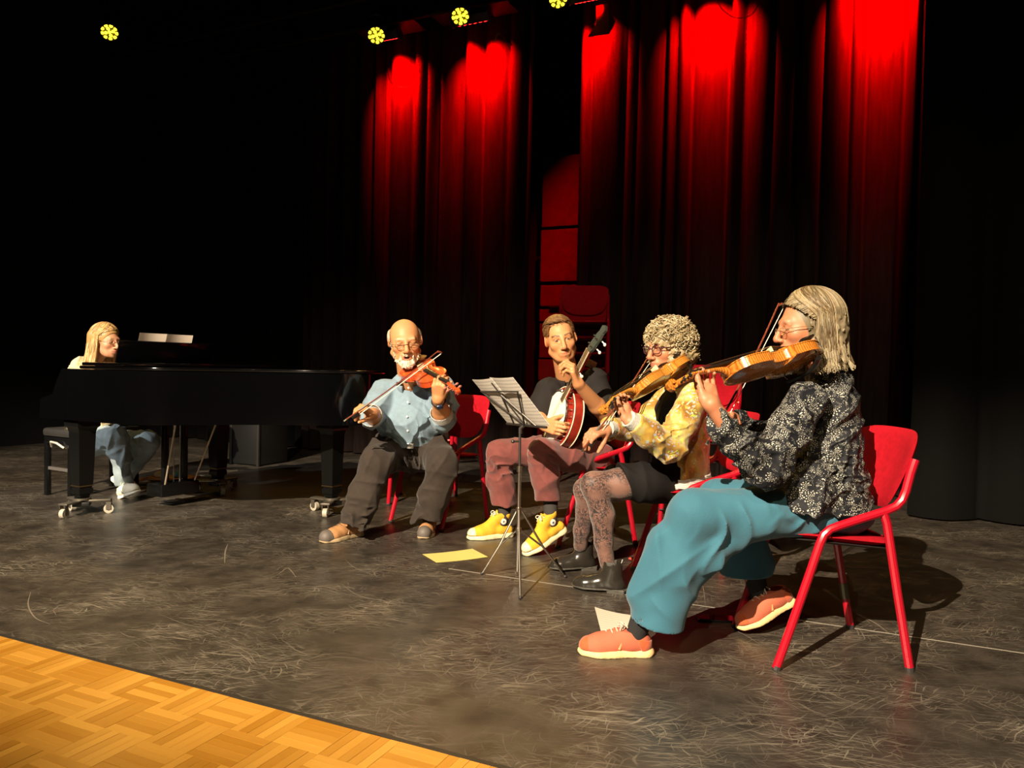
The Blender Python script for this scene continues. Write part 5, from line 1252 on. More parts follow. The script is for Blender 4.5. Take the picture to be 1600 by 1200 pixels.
def sneaker(person, Mx, L, up_mat, mesh_mat, sole_mat, lace_mat_, h=.003, stripe=None, toe=None, sole_h=.024, high=0.0):
    S_ = Shoe(person, Mx, L, h); hs = sole_h
    d = S_.sdf(); S_.outline(d, -hs*.9, hs*1.5, 1.0, .002); d.cap((L-.05, 0, hs+.05), (L-.01, 0, hs+.05), .052, .05, .01, True); d.cut((L/2, 0, hs), (.06, 0, 1), .4); d.cut((L/2, 0, 0), (0, 0, -1), .4); d.cut((L*.98, 0, .004), (.55, 0, -1), .09); d.cut((.0, 0, .006), (-.6, 0, -1), .05)
    sole = S_.put('sole', d, sole_mat)
    d = S_.sdf(); z = hs
    d.chain([(.036, 0, z+.012), (L*.30, 0, z+.018), (L*.55, .001, z+.014), (L*.72, .002, z+.006), (L-.042, -.001, z+.001)], [.034, .035, .039, .041, .036], .02, ((0, 0, 1), .95))
    d.chain([(.048, 0, z+.045+high), (L*.36, 0, z+.040+high*.8)], [.030, .030], .03); d.cap((L*.36, 0, z+.040+high*.8), (L*.66, 0, z+.016), .030, .026, .025)
    d.cut((L/2, 0, z-.004), (0, 0, -1), .4); d.cut((.07, 0, z+.060+high), (-.12, 0, 1), .14 if high else .075); d.cap((.050, 0, z+.062+high), (.100, 0, z+.14+high), .024, .034, .006, True)
    if high: d.cut((L*.36, 0, z+.056+high), (.25, 0, 1), .06)
    up = S_.put('upper', d, mesh_mat)
    # toe cap, heel counter and side stripe are thin panels laid over the upper
    d = S_.sdf(); d.chain([(L*.70, .002, z+.0065), (L-.042, -.001, z+.0015)], [.0425, .0378], .01, ((0, 0, 1), .95)); d.cut((L/2, 0, z-.003), (0, 0, -1), .4); d.cut((L*.74, 0, z), (-1, 0, -.5 if high == 0 else .2), .2); S_.put('toe_cap', d, toe or up_mat)
    if high == 0:
        d = S_.sdf(); d.chain([(.037, 0, z+.013), (L*.20, 0, z+.019)], [.0356, .0364], .01, ((0, 0, 1), .95)); d.chain([(.048, 0, z+.03), (.07, 0, z+.03)], [.031, .031], .03); d.cut((L/2, 0, z-.003), (0, 0, -1), .4); d.cut((L*.19, 0, z+.02), (1, 0, -.4), .2); d.cut((.05, 0, z+.040), (-.2, 0, 1), .1); S_.put('heel_counter', d, up_mat)
        for s_ in (-1, 1):
            S_.tube('side_stripe', bez([(L*.40, s_*.028, z+.048), (L*.43, s_*.0372, z+.030), (L*.46, s_*.0412, z+.006)], 4), .0046, stripe or up_mat, up)
    for k in range(5 if high == 0 else 6):
        f = k/(4 if high == 0 else 5); x = L*.64-(L*.26)*f; zz = z+.056+.027*f if high == 0 else z+.040+(.032+high*.9)*f; x = x if high == 0 else L*.66-L*.27*f
        w_ = .019+.004*f
        S_.tube('lace', [(x, -w_, zz-.007), (x-.004, 0, zz+.002), (x-.008, w_, zz-.007)], .0022, lace_mat_, up)
    xb, zb = (L*.37, z+.072) if high == 0 else (L*.38, z+.066+high*.9)
    for s_ in (-1, 1):
        S_.tube('lace_bow', bez([(xb, 0, zb), (xb+.012, s_*.016, zb+.012), (xb+.020, s_*.030, zb+.002), (xb+.014, s_*.020, zb-.010), (xb, 0, zb)], 4), .0020, lace_mat_, up)
        S_.tube('lace_end', bez([(xb, 0, zb), (xb+.014, s_*.010, zb+.001), (xb+.026, s_*.020, zb-.018)], 4), .0019, lace_mat_, up)
    return S_
sneaker(w3, frame(F(1019, 1023), F(901, 1020)), .262, ORS, ORM, SOLE3, LACE_TIE, stripe=M('pale_orange_stripe', (.80, .30, .12), .7))
toeF = F(1141, 992); heF = P(1240, 940, 2.97); upF = Vector((-.5, -.1, .85))
sneaker(w3, frame(heF, toeF, upF), .262, ORS, ORM, SOLE3, LACE_TIE, stripe=M('pale_orange_stripe'))
glasses(w3, H3, M('gold_wire', (.62, .46, .26), .25, metal=.8), r=.0013, rx=.019, ry=.012, u0=-.008, f0=.101)
# hair
def hair_bob(H, rn, n, c, rad, drop, cols, thick=.0026, back=70, wave=.006, lock=.0, end_jit=.02, flare=-.06):
    paths = []; cc = []; NLK = 420; LK = [(rn.uniform(-PI, PI), rn.uniform(-.09, .05), rn.uniform(0, 6), pal(rn, cols, .3), rn.uniform(-1, 1)) for _ in range(NLK)]
    for i in range(n):
        lk = LK[i % NLK]; th0 = lk[0]+rn.gauss(0, .03); th0 = (th0+PI) % (2*PI)-PI; sg = 1 if th0 >= 0 else -1; th1 = max(abs(th0), math.radians(back)+rn.uniform(0, .5)*(abs(th0) < math.radians(back)))*sg
        k = 1+lk[1]*.8+rn.uniform(-.025, .025); pts = []; pe = 1.5+.1*lk[4]; p0 = rn.uniform(.02, .45)
        for j in range(9):
            f = j/8; ph = p0+(pe-p0)*f; th = th0+(th1-th0)*(f**.8)
            pts.append(H.p(c[0]+math.sin(ph)*math.sin(th)*rad[0]*k, c[1]+math.sin(ph)*math.cos(th)*rad[1]*k, c[2]+math.cos(ph)*rad[2]*k))
        e = Vector((math.sin(th1)*rad[0], math.cos(th1)*rad[1], 0)); ln = drop+lk[4]*end_jit+rn.uniform(-.2, .2)*end_jit; fl = .012+.012*lk[4]; ph0 = lk[2]
        for j in range(1, 9):
            f = j/8; sq = 1+flare*f; wv = wave*math.sin(f*5+ph0)*f
            q = H.p(c[0]+e.x*k*sq+wv, c[1]+e.y*k*sq+wv*.6, c[2])-Vector((0, 0, ln*f))
            ex = H.R*e.x+H.F*e.y; q += ex.normalized()*(fl*max(0, f-.6)**2*6)
            pts.append(q)
        paths.append(pts); cc.append(mul(lk[3], 1+rn.uniform(-.25, .25)))
        if i % 4 == 0:                      # strands rooted along the hairline and combed back
            th0 = rn.uniform(-1.5, 1.5); sg = 1 if th0 >= 0 else -1; ph0_ = 1.0+.42*(abs(th0)/1.05)**2-rn.uniform(.0, .4); pts = []; te = sg*rn.uniform(1.65, 2.3); k = 1+rn.uniform(-.06, .0)
            for j in range(10):
                f = j/9; th = th0+(te-th0)*f**.8; ph = ph0_-.30*math.sin(PI*f)*max(0, 1-.5*abs(th0))+(1.55-ph0_)*f**1.5
                pts.append(H.p(c[0]+math.sin(ph)*math.sin(th)*rad[0]*k, c[1]+math.sin(ph)*math.cos(th)*rad[1]*k, c[2]+math.cos(ph)*rad[2]*k))
            e = Vector((math.sin(te)*rad[0], math.cos(te)*rad[1], 0))
            for j in range(1, 6):
                f = j/5; pts.append(H.p(c[0]+e.x*k, c[1]+e.y*k, c[2])-Vector((0, 0, (drop+rn.uniform(-.3, .3)*end_jit)*f))+(H.R*e.x+H.F*e.y)*(flare*f))
            paths.append(pts); cc.append(mul(lk[3], 1+rn.uniform(-.25, .25)))
    return strands(paths, thick, thick*.5, 4, cc)
rn = random.Random(31)
d = SDF(.0042); ax3 = (H3.R, H3.F, H3.U)
d.ell(H3.p(0, -.026, .028), (.079, .100, .092), ax3, .01)
for s_ in (-1, 1):
    d.chain([H3.p(s_*.045, -.070, .03), H3.p(s_*.048, -.080, -.03), H3.p(s_*.046, -.075, -.105)], [.036, .034, .026], .04); d.chain([H3.p(s_*.066, -.022, .02), H3.p(s_*.066, -.030, -.09)], [.018, .016], .03)
d.ell(H3.p(0, .095, -.020), (.11, .112, .125), ax3, .006, True)
d.disp(folds(2, .003, 30, (1, 1, .15), 5))
v1, f1 = d.run(1); cs3 = [(.22, .17, .095), (.16, .108, .052), (.27, .225, .14), (.10, .064, .028), (.20, .155, .085)]
sv, sf, sc_ = hair_bob(H3, rn, 5200, (0, -.024, .030), (.093, .114, .106), .170, cs3, .0021, 82, .016, end_jit=.030, flare=.03)
hv, hf = join([(v1, f1), (sv, sf)]); hc = np.concatenate([np.tile(np.array((.16, .125, .075)), (len(v1), 1)), sc_])
mesh_obj('hair', hv, hf, HAIR, w3, True, True, None, hc, fix=False)
# ------------------------------------------------------------ woman in the yellow jacket
SK2 = (.48, .205, .105)
w2 = thing('person', 'curly-haired woman with glasses in yellow flowered jacket and lace tights playing the violin', 'person', (.84, 3.62, 0))
H2 = Head(P(1043, 543, 3.52), (-.86, -.50, -.12), 0, 1.0); nb2 = P(1066, 600, 3.60)
hd = build_head(H2, nb2, skin=SK2, lids='down', age=1, brow=(.35, .26, .17), brow_w=.5, lip=(.45, .14, .10), neck_r=.047, scalp=(.30, .23, .12))
V2x = lambda x, y, z: V2 @ Vector((x, y, z)); gx, gy, gz = V2.to_3x3().col[0], V2.to_3x3().col[1], V2.to_3x3().col[2]
(lw, lk_), le = neck_hand(V2, P(985, 658, 3.20)), P(1040, 700, 3.30)
la = skin_arm(le, lw, lk_, -gx*.8+gz*.5+gy*.1, 'L', r0=.037, r1=.024, h=.0026, s=.95, curls=((.45, 1.25, .8), (.35, 1.35, .85), (.25, 1.35, .85), (.2, 1.2, .7)), thumb=(.9, .15, .45), tcurl=.2, spread=.08)
rw, re = P(948, 672, 3.42), P(1012, 672, 3.70); rk = BOW2A.lerp(BOW2B, .10)
ra = skin_arm(re, rw, rk+Vector((-.02, .0, .015)), (.25, .55, -.7), 'R', r0=.036, r1=.024, h=.0028, s=.98, curls=((.45, .7, .4), (.5, .75, .4), (.55, .8, .4), (.6, .7, .4)), thumb=(.55, .3, .7))
core = SDF(.009); fl2 = (Vector((.35, .94, 0)), 1.35)
core.chain(tri((1068, 628, 3.6), (1068, 735, 3.6)), [.08, .085], .04, fl2); core.cap(nb2, P(1068, 630, 3.6), .048, .06, .04)
core.chain(tri((1085, 618, 3.46), (1042, 698, 3.31)), [.04, .036], .03); core.chain(tri((1046, 620, 3.72), (1012, 672, 3.70)), [.04, .036], .03)
finish_body(w2, [hd, la, ra, core.run(0)], SK2)
d = SDF(.0044)
d.chain(tri((1070, 642, 3.6), (1069, 690, 3.6), (1066, 738, 3.6)), [.108, .112, .122], .03, fl2); d.chain([nb2+Vector((.01, 0, -.005)), P(1069, 640, 3.6)], [.062, .09], .05, fl2)
CU = []
for sh, el, cu in (((1086, 622, 3.45), (1044, 700, 3.30), (984, 656, 3.205)), ((1046, 622, 3.72), (1010, 668, 3.70), (950, 670, 3.43))):
    a_, b_, c_ = P(*sh), P(*el), P(*cu); d.chain([a_, a_.lerp(b_, .5), b_], [.068, .066, .064], .035); d.chain([b_, b_.lerp(c_, .5), c_], [.062, .058, .044], .02); ax_ = (c_-b_).normalized(); d.cut(c_-ax_*.025, ax_, .075); CU.append((c_-ax_*.03, c_+ax_*.006))
ff = Vector((-.86, -.50, 0)).normalized()
d.cap(P(1068, 610, 3.6)+ff*.13, P(1066, 800, 3.6)+ff*.175, .048, .062, .01, True)                # open front
d.cut(P(1066, 748, 3.6), (.10, 0, -1), .30); d.disp(folds(14, .006, 6.5, (.8, .8, 1.2), 7)); d.disp(localfold(P(1045, 690, 3.3), .15, folds(4, .008, 13, (1, 1, 1), 4)))
sdf_obj('jacket', d, JACKET, w2)
RIBK = M('pale_ribbed_knit', (.52, .50, .45), .85, bump=.5, bscale=400)
for a_, b_ in CU:
    d = SDF(.003); d.cap(a_, b_, .039, .037, .004); ax_ = (b_-a_).normalized(); d.cut(b_+ax_*.004, ax_, .06); u_ = A3(ax_); o_ = A3(a_)
    d.disp(lambda p, u_=u_, o_=o_: .0016*np.sin((p-o_)@u_*900)); sdf_obj('cuff', d, RIBK, w2)
d = SDF(.0035); d.chain([P(1066, 743, 3.6), P(1066, 753, 3.6)], [.130, .130], .004, fl2); d.cut(P(1066, 755, 3.6), (.10, 0, -1), .3); d.cut(P(1066, 741, 3.6), (-.10, 0, 1), .3); d.cap(P(1066, 700, 3.6)+ff*.15, P(1066, 800, 3.6)+ff*.175, .056, .062, .004, True)
d.disp(lambda p: .0018*np.sin((p[:, 2]+.10*p[:, 0])*700)); sdf_obj('waistband', d, RIBK, w2)
g = G(); zp = [P(1028, 640, 3.50), P(1022, 690, 3.46), P(1021, 730, 3.45), P(1023, 756, 3.45)]; 
BTOP = M('black_jersey', (.007, .0066, .0066), .85, spec=.2, bump=.2, bscale=200)
d = SDF(.005); d.chain([nb2+Vector((0, 0, -.02)), P(1060, 640, 3.58)+ff*.01, P(1058, 735, 3.58)+ff*.02], [.055, .085, .105], .03, fl2); d.cut(nb2+Vector((0, 0, .012)), (-.2, 0, 1), .15); d.disp(folds(7, .004, 8, (1, 1, 1), 5)); sdf_obj('top', d, BTOP, w2)
# skirt and legs
d = SDF(.005); d.ell(P(1070, 762, 3.62), (.125, .16, .060), None, .04)
d.chain(tri((1055, 764, 3.53), (1010, 754, 3.46), (966, 750, 3.44)), [.070, .084, .080], .04); d.chain(tri((1055, 760, 3.70), (1000, 752, 3.68), (962, 752, 3.64)), [.070, .084, .078], .05)
d.chain(tri((985, 758, 3.55), (1050, 762, 3.6)), [.06, .07], .05); d.cut(P(966, 750, 3.5), (-1, -.25, -.30), .22); d.disp(folds(17, .004, 6, (1, .6, 1), 5)); sdf_obj('skirt', d, M('black_skirt_cloth', (.009, .008, .0078), .85, spec=.2, bump=.3, bscale=300), w2)
for kn, an, calf in (((928, 757, 3.42), (949, 880, 3.45), 1), ((916, 765, 3.66), (907, 852, 3.77), -1)):
    a_, b_ = P(*kn), P(*an); hip = P(1030, 757, a_.y+.05); d = SDF(.0035); d.chain([hip, a_.lerp(hip, .40)+Vector((0, 0, .003)), a_], [.060, .066, .056], .03)
    cf = a_.lerp(b_, .38)+Vector((.016, .0, 0)); d.chain([a_, cf, a_.lerp(b_, .72), b_], [.055, .053, .040, .034], .02); d.cap(a_+Vector((-.012, -.005, .0)), a_+Vector((-.006, -.005, -.03)), .044, .040, .02)
    sdf_obj('tights_leg', d, LACE, w2)
BOOT = M('black_boot_leather', (.022, .019, .015), .22, spec=.6, bump=.12, bscale=60); ELAST = M('grey_elastic_gusset', (.075, .07, .06), .8, bump=.6, bscale=600); BSOLE = M('dark_grey_sole', (.06, .055, .045), .6)
def boot(person, Mx, L):
    S_ = Shoe(person, Mx, L, .0032); d = S_.sdf(); S_.outline(d, .002, .030, .92, .003); d.cut((L/2, 0, .019), (0, 0, 1), .4); d.cut((L/2, 0, .006), (.02, 0, -1), .4); d.box((L*.5, 0, .0), (.04, .06, .006), None, .003, .006, True); d.cap((L, 0, -.012), (L-.04, 0, -.012), .018, .012, .01, True); S_.put('sole', d, BSOLE)
    d = S_.sdf(); d.box((.042, 0, .008), (.036, .030, .008), None, .004, .004); S_.put('heel', d, BSOLE)
    d = S_.sdf(); z = .018; d.chain([(.038, 0, z+.014), (L*.32, 0, z+.020), (L*.55, 0, z+.012), (L*.74, 0, z+.006), (L-.040, 0, z+.002)], [.033, .034, .036, .038, .034], .02, ((0, 0, 1), .95))
    d.chain([(.055, 0, z+.03), (.062, 0, z+.08), (.062, 0, z+.135)], [.036, .037, .040], .03, ((0, 1, 0), .9)); d.cap((.08, 0, z+.045), (L*.55, 0, z+.018), .030, .028, .03); d.cut((L/2, 0, z-.003), (0, 0, -1), .4); d.cut((.06, 0, z+.118), (-.05, 0, 1), .12); d.cap((.062, 0, z+.10), (.062, 0, z+.2), .034, .036, .004, True)
    up = S_.put('upper', d, BOOT)
    for s_ in (-1, 1):
        d = S_.sdf(); d.chain([(.066, s_*.027, z+.118), (.068, s_*.0265, z+.05)], [.021, .014], .004, ((0, 1, 0), .52)); d.cut((.06, 0, z+.120), (0, 0, 1), .12); S_.put('elastic_gusset', d, ELAST, up)
    S_.tube('pull_tab', [(.022, -.008, z+.105), (.018, 0, z+.128), (.022, .008, z+.105)], .004, BOOT, up)
boot(w2, frame(F(978, 927), F(893, 918)), .250); boot(w2, frame(F(931, 889), F(857, 891)), .245)
glasses(w2, H2, M('dark_red_glasses_frame', (.07, .02, .03), .3), r=.0024, rx=.023, ry=.018, u0=-.002, f0=.100, round_=2.8)
rn = random.Random(8); d = SDF(.0045); ax2 = (H2.R, H2.F, H2.U); hc0, hr = (0, -.022, .036), (.105, .112, .098)
d.ell(H2.p(*hc0), hr, ax2, .01); 
for s_ in (-1, 1): d.ell(H2.p(s_*.068, -.025, -.045), (.045, .062, .060), ax2, .03)
d.ell(H2.p(0, -.085, -.04), (.075, .045, .06), ax2, .03); d.ell(H2.p(0, .105, -.055), (.060, .07, .082), ax2, .012, True); d.disp(folds(6, .010, 22, (1, 1, 1), 6)); v1, f1 = d.run(1)
paths, cc = [], []; cs2 = [(.36, .28, .15), (.43, .35, .21), (.27, .20, .10), (.48, .41, .27), (.20, .14, .065)]
for i in range(1500):
    th = rn.uniform(-PI, PI); cph = rn.uniform(-.62, 1.0); ph = math.acos(cph); 
    if abs(th) < 1.0 and ph > 1.36 and rn.random() < .97: continue
    k = rn.uniform(.96, 1.10); bul = 1.12 if ph > 1.5 else 1.0
    base = Vector((hc0[0]+math.sin(ph)*math.sin(th)*hr[0]*k*bul, hc0[1]+math.sin(ph)*math.cos(th)*hr[1]*k, hc0[2]+math.cos(ph)*hr[2]*k*(1.12 if ph > 1.5 else 1)))
    nn = (base-Vector(hc0)).normalized(); dn = Vector((0, 0, -1)); tg = (dn-nn*dn.dot(nn)); tg = (tg.normalized() if tg.length > .1 else Vector((rn.uniform(-1, 1), rn.uniform(-1, 1), 0)).normalized()); sd = nn.cross(tg); tg = (tg+sd*rn.uniform(-.9, .9)).normalized(); sd = nn.cross(tg)
    ln = rn.uniform(.028, .055); cr = rn.uniform(.004, .0095); tw = rn.uniform(6, 11)*(1 if rn.random() < .5 else -1); p0 = rn.uniform(0, 6); pts = []
    for j in range(12):
        f = j/11; q = base+tg*ln*(f-.4)-nn*(ln*ln*(f-.4)**2*3)+sd*cr*math.cos(tw*f+p0)+nn*cr*math.sin(tw*f+p0); pts.append(H2.p(*q))
    paths.append(pts); cc.append(pal(rn, cs2))
sv, sf, sc_ = strands(paths, .0030, .0012, 4, cc); hv, hf = join([(v1, f1), (sv, sf)]); hc = np.concatenate([np.tile(np.array((.28, .21, .11)), (len(v1), 1)), sc_]); mesh_obj('hair', hv, hf, HAIR, w2, True, True, None, hc, fix=False)
# ------------------------------------------------------------ bearded man with the violin
SK1 = (.60, .27, .115)
m1 = thing('person', 'bald man with white beard and glasses in blue shirt playing the violin', 'person', (-.6, 4.75, 0))
H1 = Head(P(633, 533, 4.40), (.20, -.95, -.20), .09, 1.06, 1.10); nb1 = P(640, 596, 4.60)
hd = build_head(H1, nb1, skin=SK1, lids='down', age=1, mouth_open=.012, jaw=1.12, brow=(.62, .50, .36), brow_w=.5, lip=(.55, .16, .12), neck_r=.056, h=.003)
V1x = lambda x, y, z: V1 @ Vector((x, y, z)); ex, ey, ez = V1.to_3x3().col[0], V1.to_3x3().col[1], V1.to_3x3().col[2]
(lw, lk_), le = neck_hand(V1, P(684, 632, 4.24), .022, .40, .0, .10), P(692, 655, 4.42)
la = skin_arm(le, lw, lk_, -ex*.6+ez*.7-ey*.1, 'L', r0=.050, r1=.031, h=.003, s=1.1, curls=((.75, 1.25, .9), (.7, 1.3, .9), (.65, 1.3, .9), (.6, 1.25, .9)), thumb=(.8, .4, .1), spread=.05)
rw, re = P(582, 648, 4.22), P(584, 652, 4.46); rk = BOW1A.lerp(BOW1B, .12)
ra = skin_arm(re, rw, P(560, 632, 4.12), (-.15, .3, -1), 'R', r0=.048, r1=.032, h=.003, s=1.10, curls=((1.0, .9, .6), (1.05, .9, .6), (1.1, .9, .6), (1.1, .8, .5)), thumb=(.6, .25, .75))
core = SDF(.010); core.chain(tri((642, 620, 4.68), (642, 690, 4.72)), [.10, .12], .04, ((1, 0, 0), 1.3)); core.cap(nb1, P(642, 620, 4.66), .06, .07, .04)
core.chain(tri((604, 620, 4.64), (584, 650, 4.48)), [.035, .035], .03); core.chain(tri((684, 618, 4.62), (692, 650, 4.44)), [.035, .035], .03)
finish_body(m1, [hd, la, ra, core.run(0)], SK1)
SHIRT = M('faded_blue_chambray', (.19, .275, .345), .8, var=.08, vscale=50, bump=.3, bscale=350, sheen=.15)
CUFF = M('pale_shirt_inside', (.55, .56, .55), .8)
d = SDF(.0045); flx = ((1, 0, 0), 1.36)
d.chain(tri((643, 622, 4.68), (643, 650, 4.66), (644, 678, 4.68)), [.135, .150, .150], .04, flx); d.chain([nb1+Vector((0, .03, -.075)), P(643, 622, 4.68)], [.080, .12], .05, flx); d.ell(P(644, 658, 4.58), (.155, .11, .12), None, .05)
for sh, el, cu in (((600, 612, 4.64), (582, 652, 4.47), (580, 650, 4.36)), ((690, 606, 4.60), (693, 655, 4.43), (690, 648, 4.37))):
    a_, b_, c_ = P(*sh), P(*el), P(*cu); d.chain([a_, a_.lerp(b_, .5), b_], [.078, .074, .066], .04); d.chain([b_, c_], [.064, .062], .02); ax_ = (c_-b_).normalized(); d.cut(c_-ax_*.01, ax_, .085)
d.cut(P(643, 699, 4.68), (0, -.12, -1), .36); d.cap(H1.p(0, .03, -.10)+Vector((0, -.02, -.02)), P(643, 622, 4.50), .035, .010, .006, True); d.cap(H1.p(0, -.03, -.09), nb1, .060, .070, .004, True)
d.disp(folds(41, .006, 6.5, (1.0, .6, 1.0), 7)); d.disp(localfold(P(672, 660, 4.55), .16, folds(14, .007, 11, (1, .2, 1), 3)))
sdf_obj('shirt', d, SHIRT, m1)
for a_, b_, r in ((P(581, 650, 4.385), P(579, 649, 4.345), .066), (P(691, 650, 4.39), P(688.5, 643, 4.355), .064)):
    d = SDF(.0035); d.cap(a_, b_, r, r*.98, .004); ax_ = (b_-a_).normalized(); d.cut(b_, ax_, .1); d.cut(a_-ax_*.01, -ax_, .1); d.cap(b_-ax_*.02, b_+ax_*.05, r-.006, r-.004, .003, True); sdf_obj('rolled_cuff', d, CUFF, m1)
collar_ring(m1, nb1+Vector((0, -.01, -.02)), (0, -.45, 1), .072, .008, SHIRT, .022, .45)
# collar flaps, placket with buttons
for s_, pts in ((-1, ((628, 578, 4.54), (615, 590, 4.53), (611, 594, 4.50), (624, 598, 4.49), (628, 590, 4.50))), (1, ((655, 578, 4.54), (668, 590, 4.53), (672, 592, 4.50), (659, 598, 4.49), (655, 590, 4.50)))):
    g = G(); q = [P(*x) for x in pts]; n_ = Vector((0, .012, 0)); k = len(q); g.add(q+[x+n_ for x in q], [tuple(range(k)), tuple(range(2*k-1, k-1, -1))]+[(i, (i+1) % k, k+(i+1) % k, k+i) for i in range(k)]); g.obj('collar_flap', SHIRT, m1, world=True, smooth=False)
bt = M('pearl_button', (.85, .82, .75), .3)
for (x, y, Y) in ((638, 606, 4.515), (637, 628, 4.473), (636, 651, 4.462), (637, 673, 4.47)):
    g = G(); g.lathe([(.0055, -.0015), (.0055, .0015), (.004, .002)], 10, Matrix.Translation(P(x, y, Y)) @ Matrix.Rotation(PI/2, 4, 'X')); g.obj('button', bt, m1, world=True)
TROU = M('dark_brown_twill', (.036, .026, .020), .85, var=.10, vscale=40, bump=.3, bscale=300, sheen=.1, spec=.25)
d = SDF(.005); d.ell(P(642, 702, 4.80), (.20, .16, .115), None, .04); d.chain(tri((642, 688, 4.70), (642, 700, 4.72)), [.150, .155], .03, ((1, 0, 0), 1.33))
d.chain(tri((612, 708, 4.80), (600, 712, 4.58), (588, 722, 4.38)), [.108, .100, .088], .04); d.chain(tri((588, 724, 4.38), (570, 772, 4.35), (549, 826, 4.33)), [.086, .085, .088], .035)
d.chain(tri((670, 706, 4.80), (682, 712, 4.62), (692, 722, 4.44)), [.108, .100, .088], .04); d.chain(tri((692, 726, 4.44), (678, 775, 4.47), (664, 825, 4.50)), [.086, .086, .090], .035)
d.cut(P(548, 815, 4.33), (-.25, 0, -1), .16); d.cut(P(664, 812, 4.50), (0, 0, -1), .14)
d.cap(P(550, 822, 4.33), P(541, 850, 4.33), .055, .068, .005, True); d.cap(P(665, 815, 4.5), P(663, 850, 4.5), .060, .072, .005, True)
d.disp(folds(52, .0065, 5.5, (1.0, .8, 1.0), 7)); d.disp(localfold(P(560, 815, 4.3), .14, folds(12, .010, 10, (.3, .3, 1.6), 3))); d.disp(localfold(P(666, 805, 4.45), .13, folds(13, .010, 11, (.3, .3, 1.6), 3))); d.disp(localfold(P(640, 715, 4.6), .15, folds(15, .009, 10, (1.5, .3, .6), 3)))
sdf_obj('trousers', d, TROU, m1)
g = G(); g.box(P(641, 697, 4.508), (.040, .010, .030), bev=.003); g.obj('belt_buckle', M('steel_buckle', (.5, .5, .48), .3, metal=1), m1, world=True)
TAN = M('tan_nubuck', (.42, .20, .075), .8, var=.2, vscale=30, bump=.3, bscale=300); GRUB = M('grey_rubber_toe', (.12, .10, .085), .6); SOLE1 = M('beige_midsole', (.40, .29, .16), .7)
for to, bk_ in (((501, 849), (.62, .78, 0)), ((661, 843), (.05, 1, 0))):
    sh = sneaker(m1, frame_toe(F(*to), bk_, .295), .295, TAN, TAN, SOLE1, M('brown_lace', (.10, .06, .035), .7), h=.0036, stripe=M('pale_tan_panel', (.55, .33, .16), .7), toe=GRUB, sole_h=.026)
    d = SDF(.005); mx = sh.M; d.cap(mx @ Vector((.06, 0, .05)), mx @ Vector((.05, 0, .14)), .034, .036, .01); sdf_obj('sock', d, BSOCK, m1)
    d = sh.sdf(); L = .295; z = .026; d.chain([(L*.72, .002, z+.004), (L-.040, -.001, z+.002)], [.0455, .0415], .01, ((0, 0, 1), 1.0)); d.cut((L*.79, 0, z), (-1, 0, .25), .2); d.cut((L/2, 0, .004), (0, 0, -1), .4); sh.put('rubber_bumper', d, GRUB)
glasses(m1, H1, M('thin_dark_wire', (.10, .07, .05), .35, metal=.7), r=.0014, rx=.020, ry=.0145, u0=-.006, f0=.101)
# watch
wa = lw.lerp(le, .10); wx = (le-lw).normalized(); g = G(); ring = []; a_ = wx.cross(Vector((0, 1, 0))).normalized(); b_ = wx.cross(a_)
for k in range(21): ring.append(wa+(a_*math.cos(2*PI*k/20)+b_*math.sin(2*PI*k/20))*.0365)
g.tube(ring, .0055, 6, False); wt = g.obj('watch', M('black_watch_strap', (.012, .012, .014), .5), m1, world=True)
g = G(); cdir = (Vector((0, 0, 1))-wa); cdir = (cdir-wx*cdir.dot(wx)).normalized(); rx_ = cdir.cross(wx); Rw = Matrix((rx_, wx, cdir)).transposed(); g.box(wa+cdir*.038, (.034, .036, .010), rot=Rw, bev=.003); wf = g.obj('watch_case', M('dark_watch_case', (.02, .02, .03), .2), wt, world=True)
g = G(); g.box(wa+cdir*.0435, (.026, .028, .0015), rot=Rw); g.obj('watch_face', M('blue_watch_face', (.04, .10, .35), .1), wt, world=True, smooth=False)
# white beard, moustache and hair rim
rn = random.Random(12); paths, cc = [], []; wcs = [(.80, .70, .54), (.70, .58, .42), (.85, .78, .64)]
for i in range(900):
    a = rn.uniform(-1, 1); q = rn.random()
    if q < .75: x = a*.042; u = -.086-.026*rn.random()+.020*abs(a)**2; f = .088-.046*abs(a)**2+.012*rn.random()*(1-abs(a)); dr = Vector((a*.3, .35, -1))
    elif q < .88: x = a*.024; u = -.054-.003*abs(a)-.004*rn.random(); f = .093-.012*abs(a); dr = Vector((a*1.0, .25, -.7))
    else: s_ = 1 if a > 0 else -1; x = s_*(.060-.010*rn.random()); u = -.075+.03*rn.random(); f = .018+.035*rn.random(); dr = Vector((s_*.3, .2, -1))
    if abs(x) < .020 and -.088 < u < -.058: continue
    dr.normalize(); ln = rn.uniform(.012, .022) if q < .75 else rn.uniform(.007, .012); pts = [H1.p(x+dr.x*ln*t-.0, f+dr.y*ln*t, u+dr.z*ln*t) for t in (0, .35, .7, 1)]
    paths.append(pts); cc.append(pal(rn, wcs, .12))
sv, sf, sc_ = strands(paths, .0024, .0012, 4, cc)
d = SDF(.003); d.chain([H1.p(-.052, .020, -.070), H1.p(-.040, .046, -.092), H1.p(-.018, .070, -.108), H1.p(0, .076, -.113), H1.p(.018, .070, -.108), H1.p(.040, .046, -.092), H1.p(.052, .020, -.070)], [.010, .014, .019, .022, .019, .014, .010], .012); d.chain([H1.p(-.026, .080, -.068), H1.p(-.028, .074, -.088)], [.006, .010], .008); d.chain([H1.p(.026, .080, -.068), H1.p(.028, .074, -.088)], [.006, .010], .008); d.chain([H1.p(-.026, .082, -.062), H1.p(0, .098, -.0525), H1.p(.026, .082, -.062)], [.0045, .0055, .0045], .004); d.disp(folds(3, .003, 60, (1, 1, .4), 4)); v1, f1 = d.run(1)
